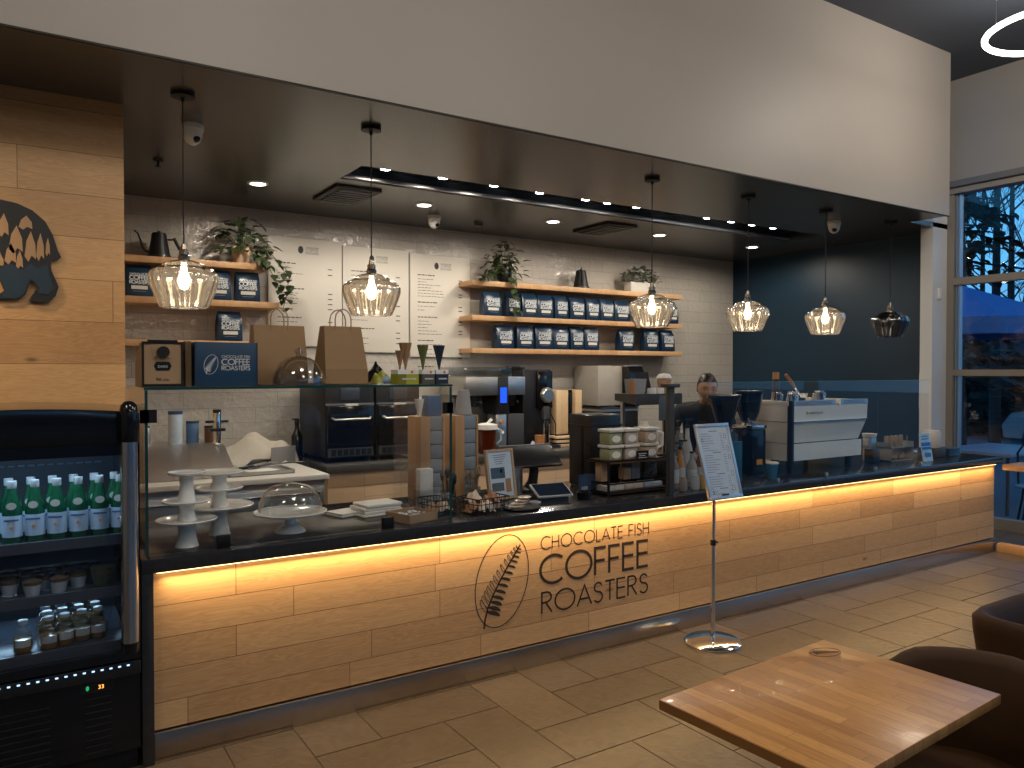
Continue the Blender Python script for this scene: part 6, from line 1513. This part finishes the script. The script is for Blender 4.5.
b.box(-.6, .3, -7, 7, 0, 2.1); q = b.build('foliage', M('hedge_green', (.010, .022, .020), .85, var=.5, scale=2), T, smooth=False)
one('street_building', B().box(-26, 30, -27, -21, 0, 4.6).box(-26.2, 30.2, -27.2, -20.8, 4.6, 5.0), M('dusk_building', (.045, .05, .065), .8), 'long low dark building added unseen behind the visitor to hold back sky light', 'building', (0, 0, -.10))  # added block that cuts low sky light through the front windows
one('street_building', B().box(0, 6, -14, 12, 0, 3.4).box(-.3, 6, -14.2, 12.2, 3.4, 3.7), M('dusk_building', (.045, .05, .065), .8), 'low dark building across the street behind the hedge', 'building', (38, 14, -.10))
# patio umbrella outside
T = thing('patio_umbrella', 'blue patio umbrella outside the upper window panes', 'umbrella', (11.9, 6.1, -.10))
ub = M('umbrella_blue', (.05, .17, .42), .7)
b = B(); ap = (0, 0, 3.0); n = 8
for k in range(n):
    a0, a1 = 2 * PI * k / n, 2 * PI * (k + 1) / n; R_ = 1.45
    p0, p1 = (R_ * math.cos(a0), R_ * math.sin(a0), 2.45), (R_ * math.cos(a1), R_ * math.sin(a1), 2.45)
    b.loft([[ap, (ap[0], ap[1], ap[2] + .004)], [p0, (p0[0], p0[1], p0[2] + .004)]], cap=False, close=False) if 0 else None
    v = b._v([ap, p0, p1]); b.b.faces.new(v)
    b.quad(p0, p1, (p1[0], p1[1], 2.22), (p0[0], p0[1], 2.22))
b.build('canopy', ub, T, smooth=False)
B().cyl((0, 0, 0), (0, 0, 2.98), .025).build('pole', dark_grey, T)
for k in range(n): B().tube([(0, 0, 2.35), (1.0 * math.cos(2 * PI * k / n), 1.0 * math.sin(2 * PI * k / n), 2.58)], .010, n=5).build('rib', dark_grey, T)
B().cyl((0, 0, 0), (0, 0, .08), .28, n=20).build('base', dark_grey, T)
# patio table, bench, chairs
T = thing('patio_table', 'pale blue-lit patio table edge seen outside past the counter end', 'table', (10.5, 4.9, -.10))
B().box(-.7, .7, -.45, .45, .70, .74, .004).build('top', M('patio_top', (.25, .30, .36), .4), T)
for sx in (-.6, .6):
    for sy in (-.38, .38): B().cyl((sx, sy, 0), (sx, sy, .70), .02).build('leg', dark_grey, T)
def patio_chair(x, y, rz, lab):
    T = thing('patio_chair', lab, 'chair', (x, y, -.10), rz)
    B().lathe([(0, .45), (.22, .45), (.225, .462), (0, .468)], n=28).build('seat', M('patio_seat', (.22, .28, .34), .4), T)
    for a in (.7, 2.3, 3.9, 5.5): B().tube([(.18 * math.cos(a), .18 * math.sin(a), .45), (.20 * math.cos(a), .20 * math.sin(a), .3), (.26 * math.cos(a), .26 * math.sin(a), 0)], .012).build('leg', black_matte, T)
    B().tube([(.18, -.16, .45), (.24, -.16, .80), (.25, -.1, .90), (.25, .1, .90), (.24, .16, .80), (.18, .16, .45)], .012).build('backrest', black_matte, T)
patio_chair(9.35, 3.95, .6, 'dark metal cafe chair outside the glass, right of the counter end')
patio_chair(10.2, 6.1, -1.4, 'dark metal cafe chair outside beyond the patio table')
# parked cars: one outside the right window, one in the street behind the visitor (seen reflected)
def car(x, y, rz, col, lab):
    T = thing('car', lab, 'car', (x, y, -.10), rz)
    prof = [(-2.2, .35), (-2.25, .62), (-2.1, .88), (-1.5, .95), (-.95, 1.38), (.55, 1.42), (1.25, 1.0), (2.05, .86), (2.25, .6), (2.2, .35)]
    B().loft([[(px, -.82 * (1 if pz < 1 else .86), pz) for px, pz in prof], [(px, .82 * (1 if pz < 1 else .86), pz) for px, pz in prof]]).build('body', M(col[0], col[1], .25, var=.03, coat=.6), T, smooth=30)
    B().loft([[(px, sy, pz) for px, pz in [(-1.42, .99), (-.90, 1.33), (.50, 1.36), (1.10, 1.02)]] for sy in (-.835, .835)]).build('side_windows', black_gloss, T)
    for wx in (-1.4, 1.4):
        for sy in (-.84, .84):
            q = B().cyl((wx, sy - .10, .33), (wx, sy + .10, .33), .33, n=28).build('wheel', black_matte, T)
            b = B()
            for k in range(5):
                a = 2 * PI * k / 5; b.tube([(wx, sy * 1.13, .33), (wx + .22 * math.cos(a), sy * 1.13, .33 + .22 * math.sin(a))], .03, n=6)
            b.tube([(wx + .22 * math.cos(2 * PI * k / 20), sy * 1.12, .33 + .22 * math.sin(2 * PI * k / 20)) for k in range(20)], .018, n=6, close=True)
            b.build('rim', steel, q)
car(17.5, 5.6, 1.35, ('car_dark_blue', (.02, .045, .09)), 'dark parked car outside in the street beyond the window')
car(4.3, -13.0, 0, ('car_white', (.55, .60, .66)), 'pale parked car in the street, mirrored in the glass case front')
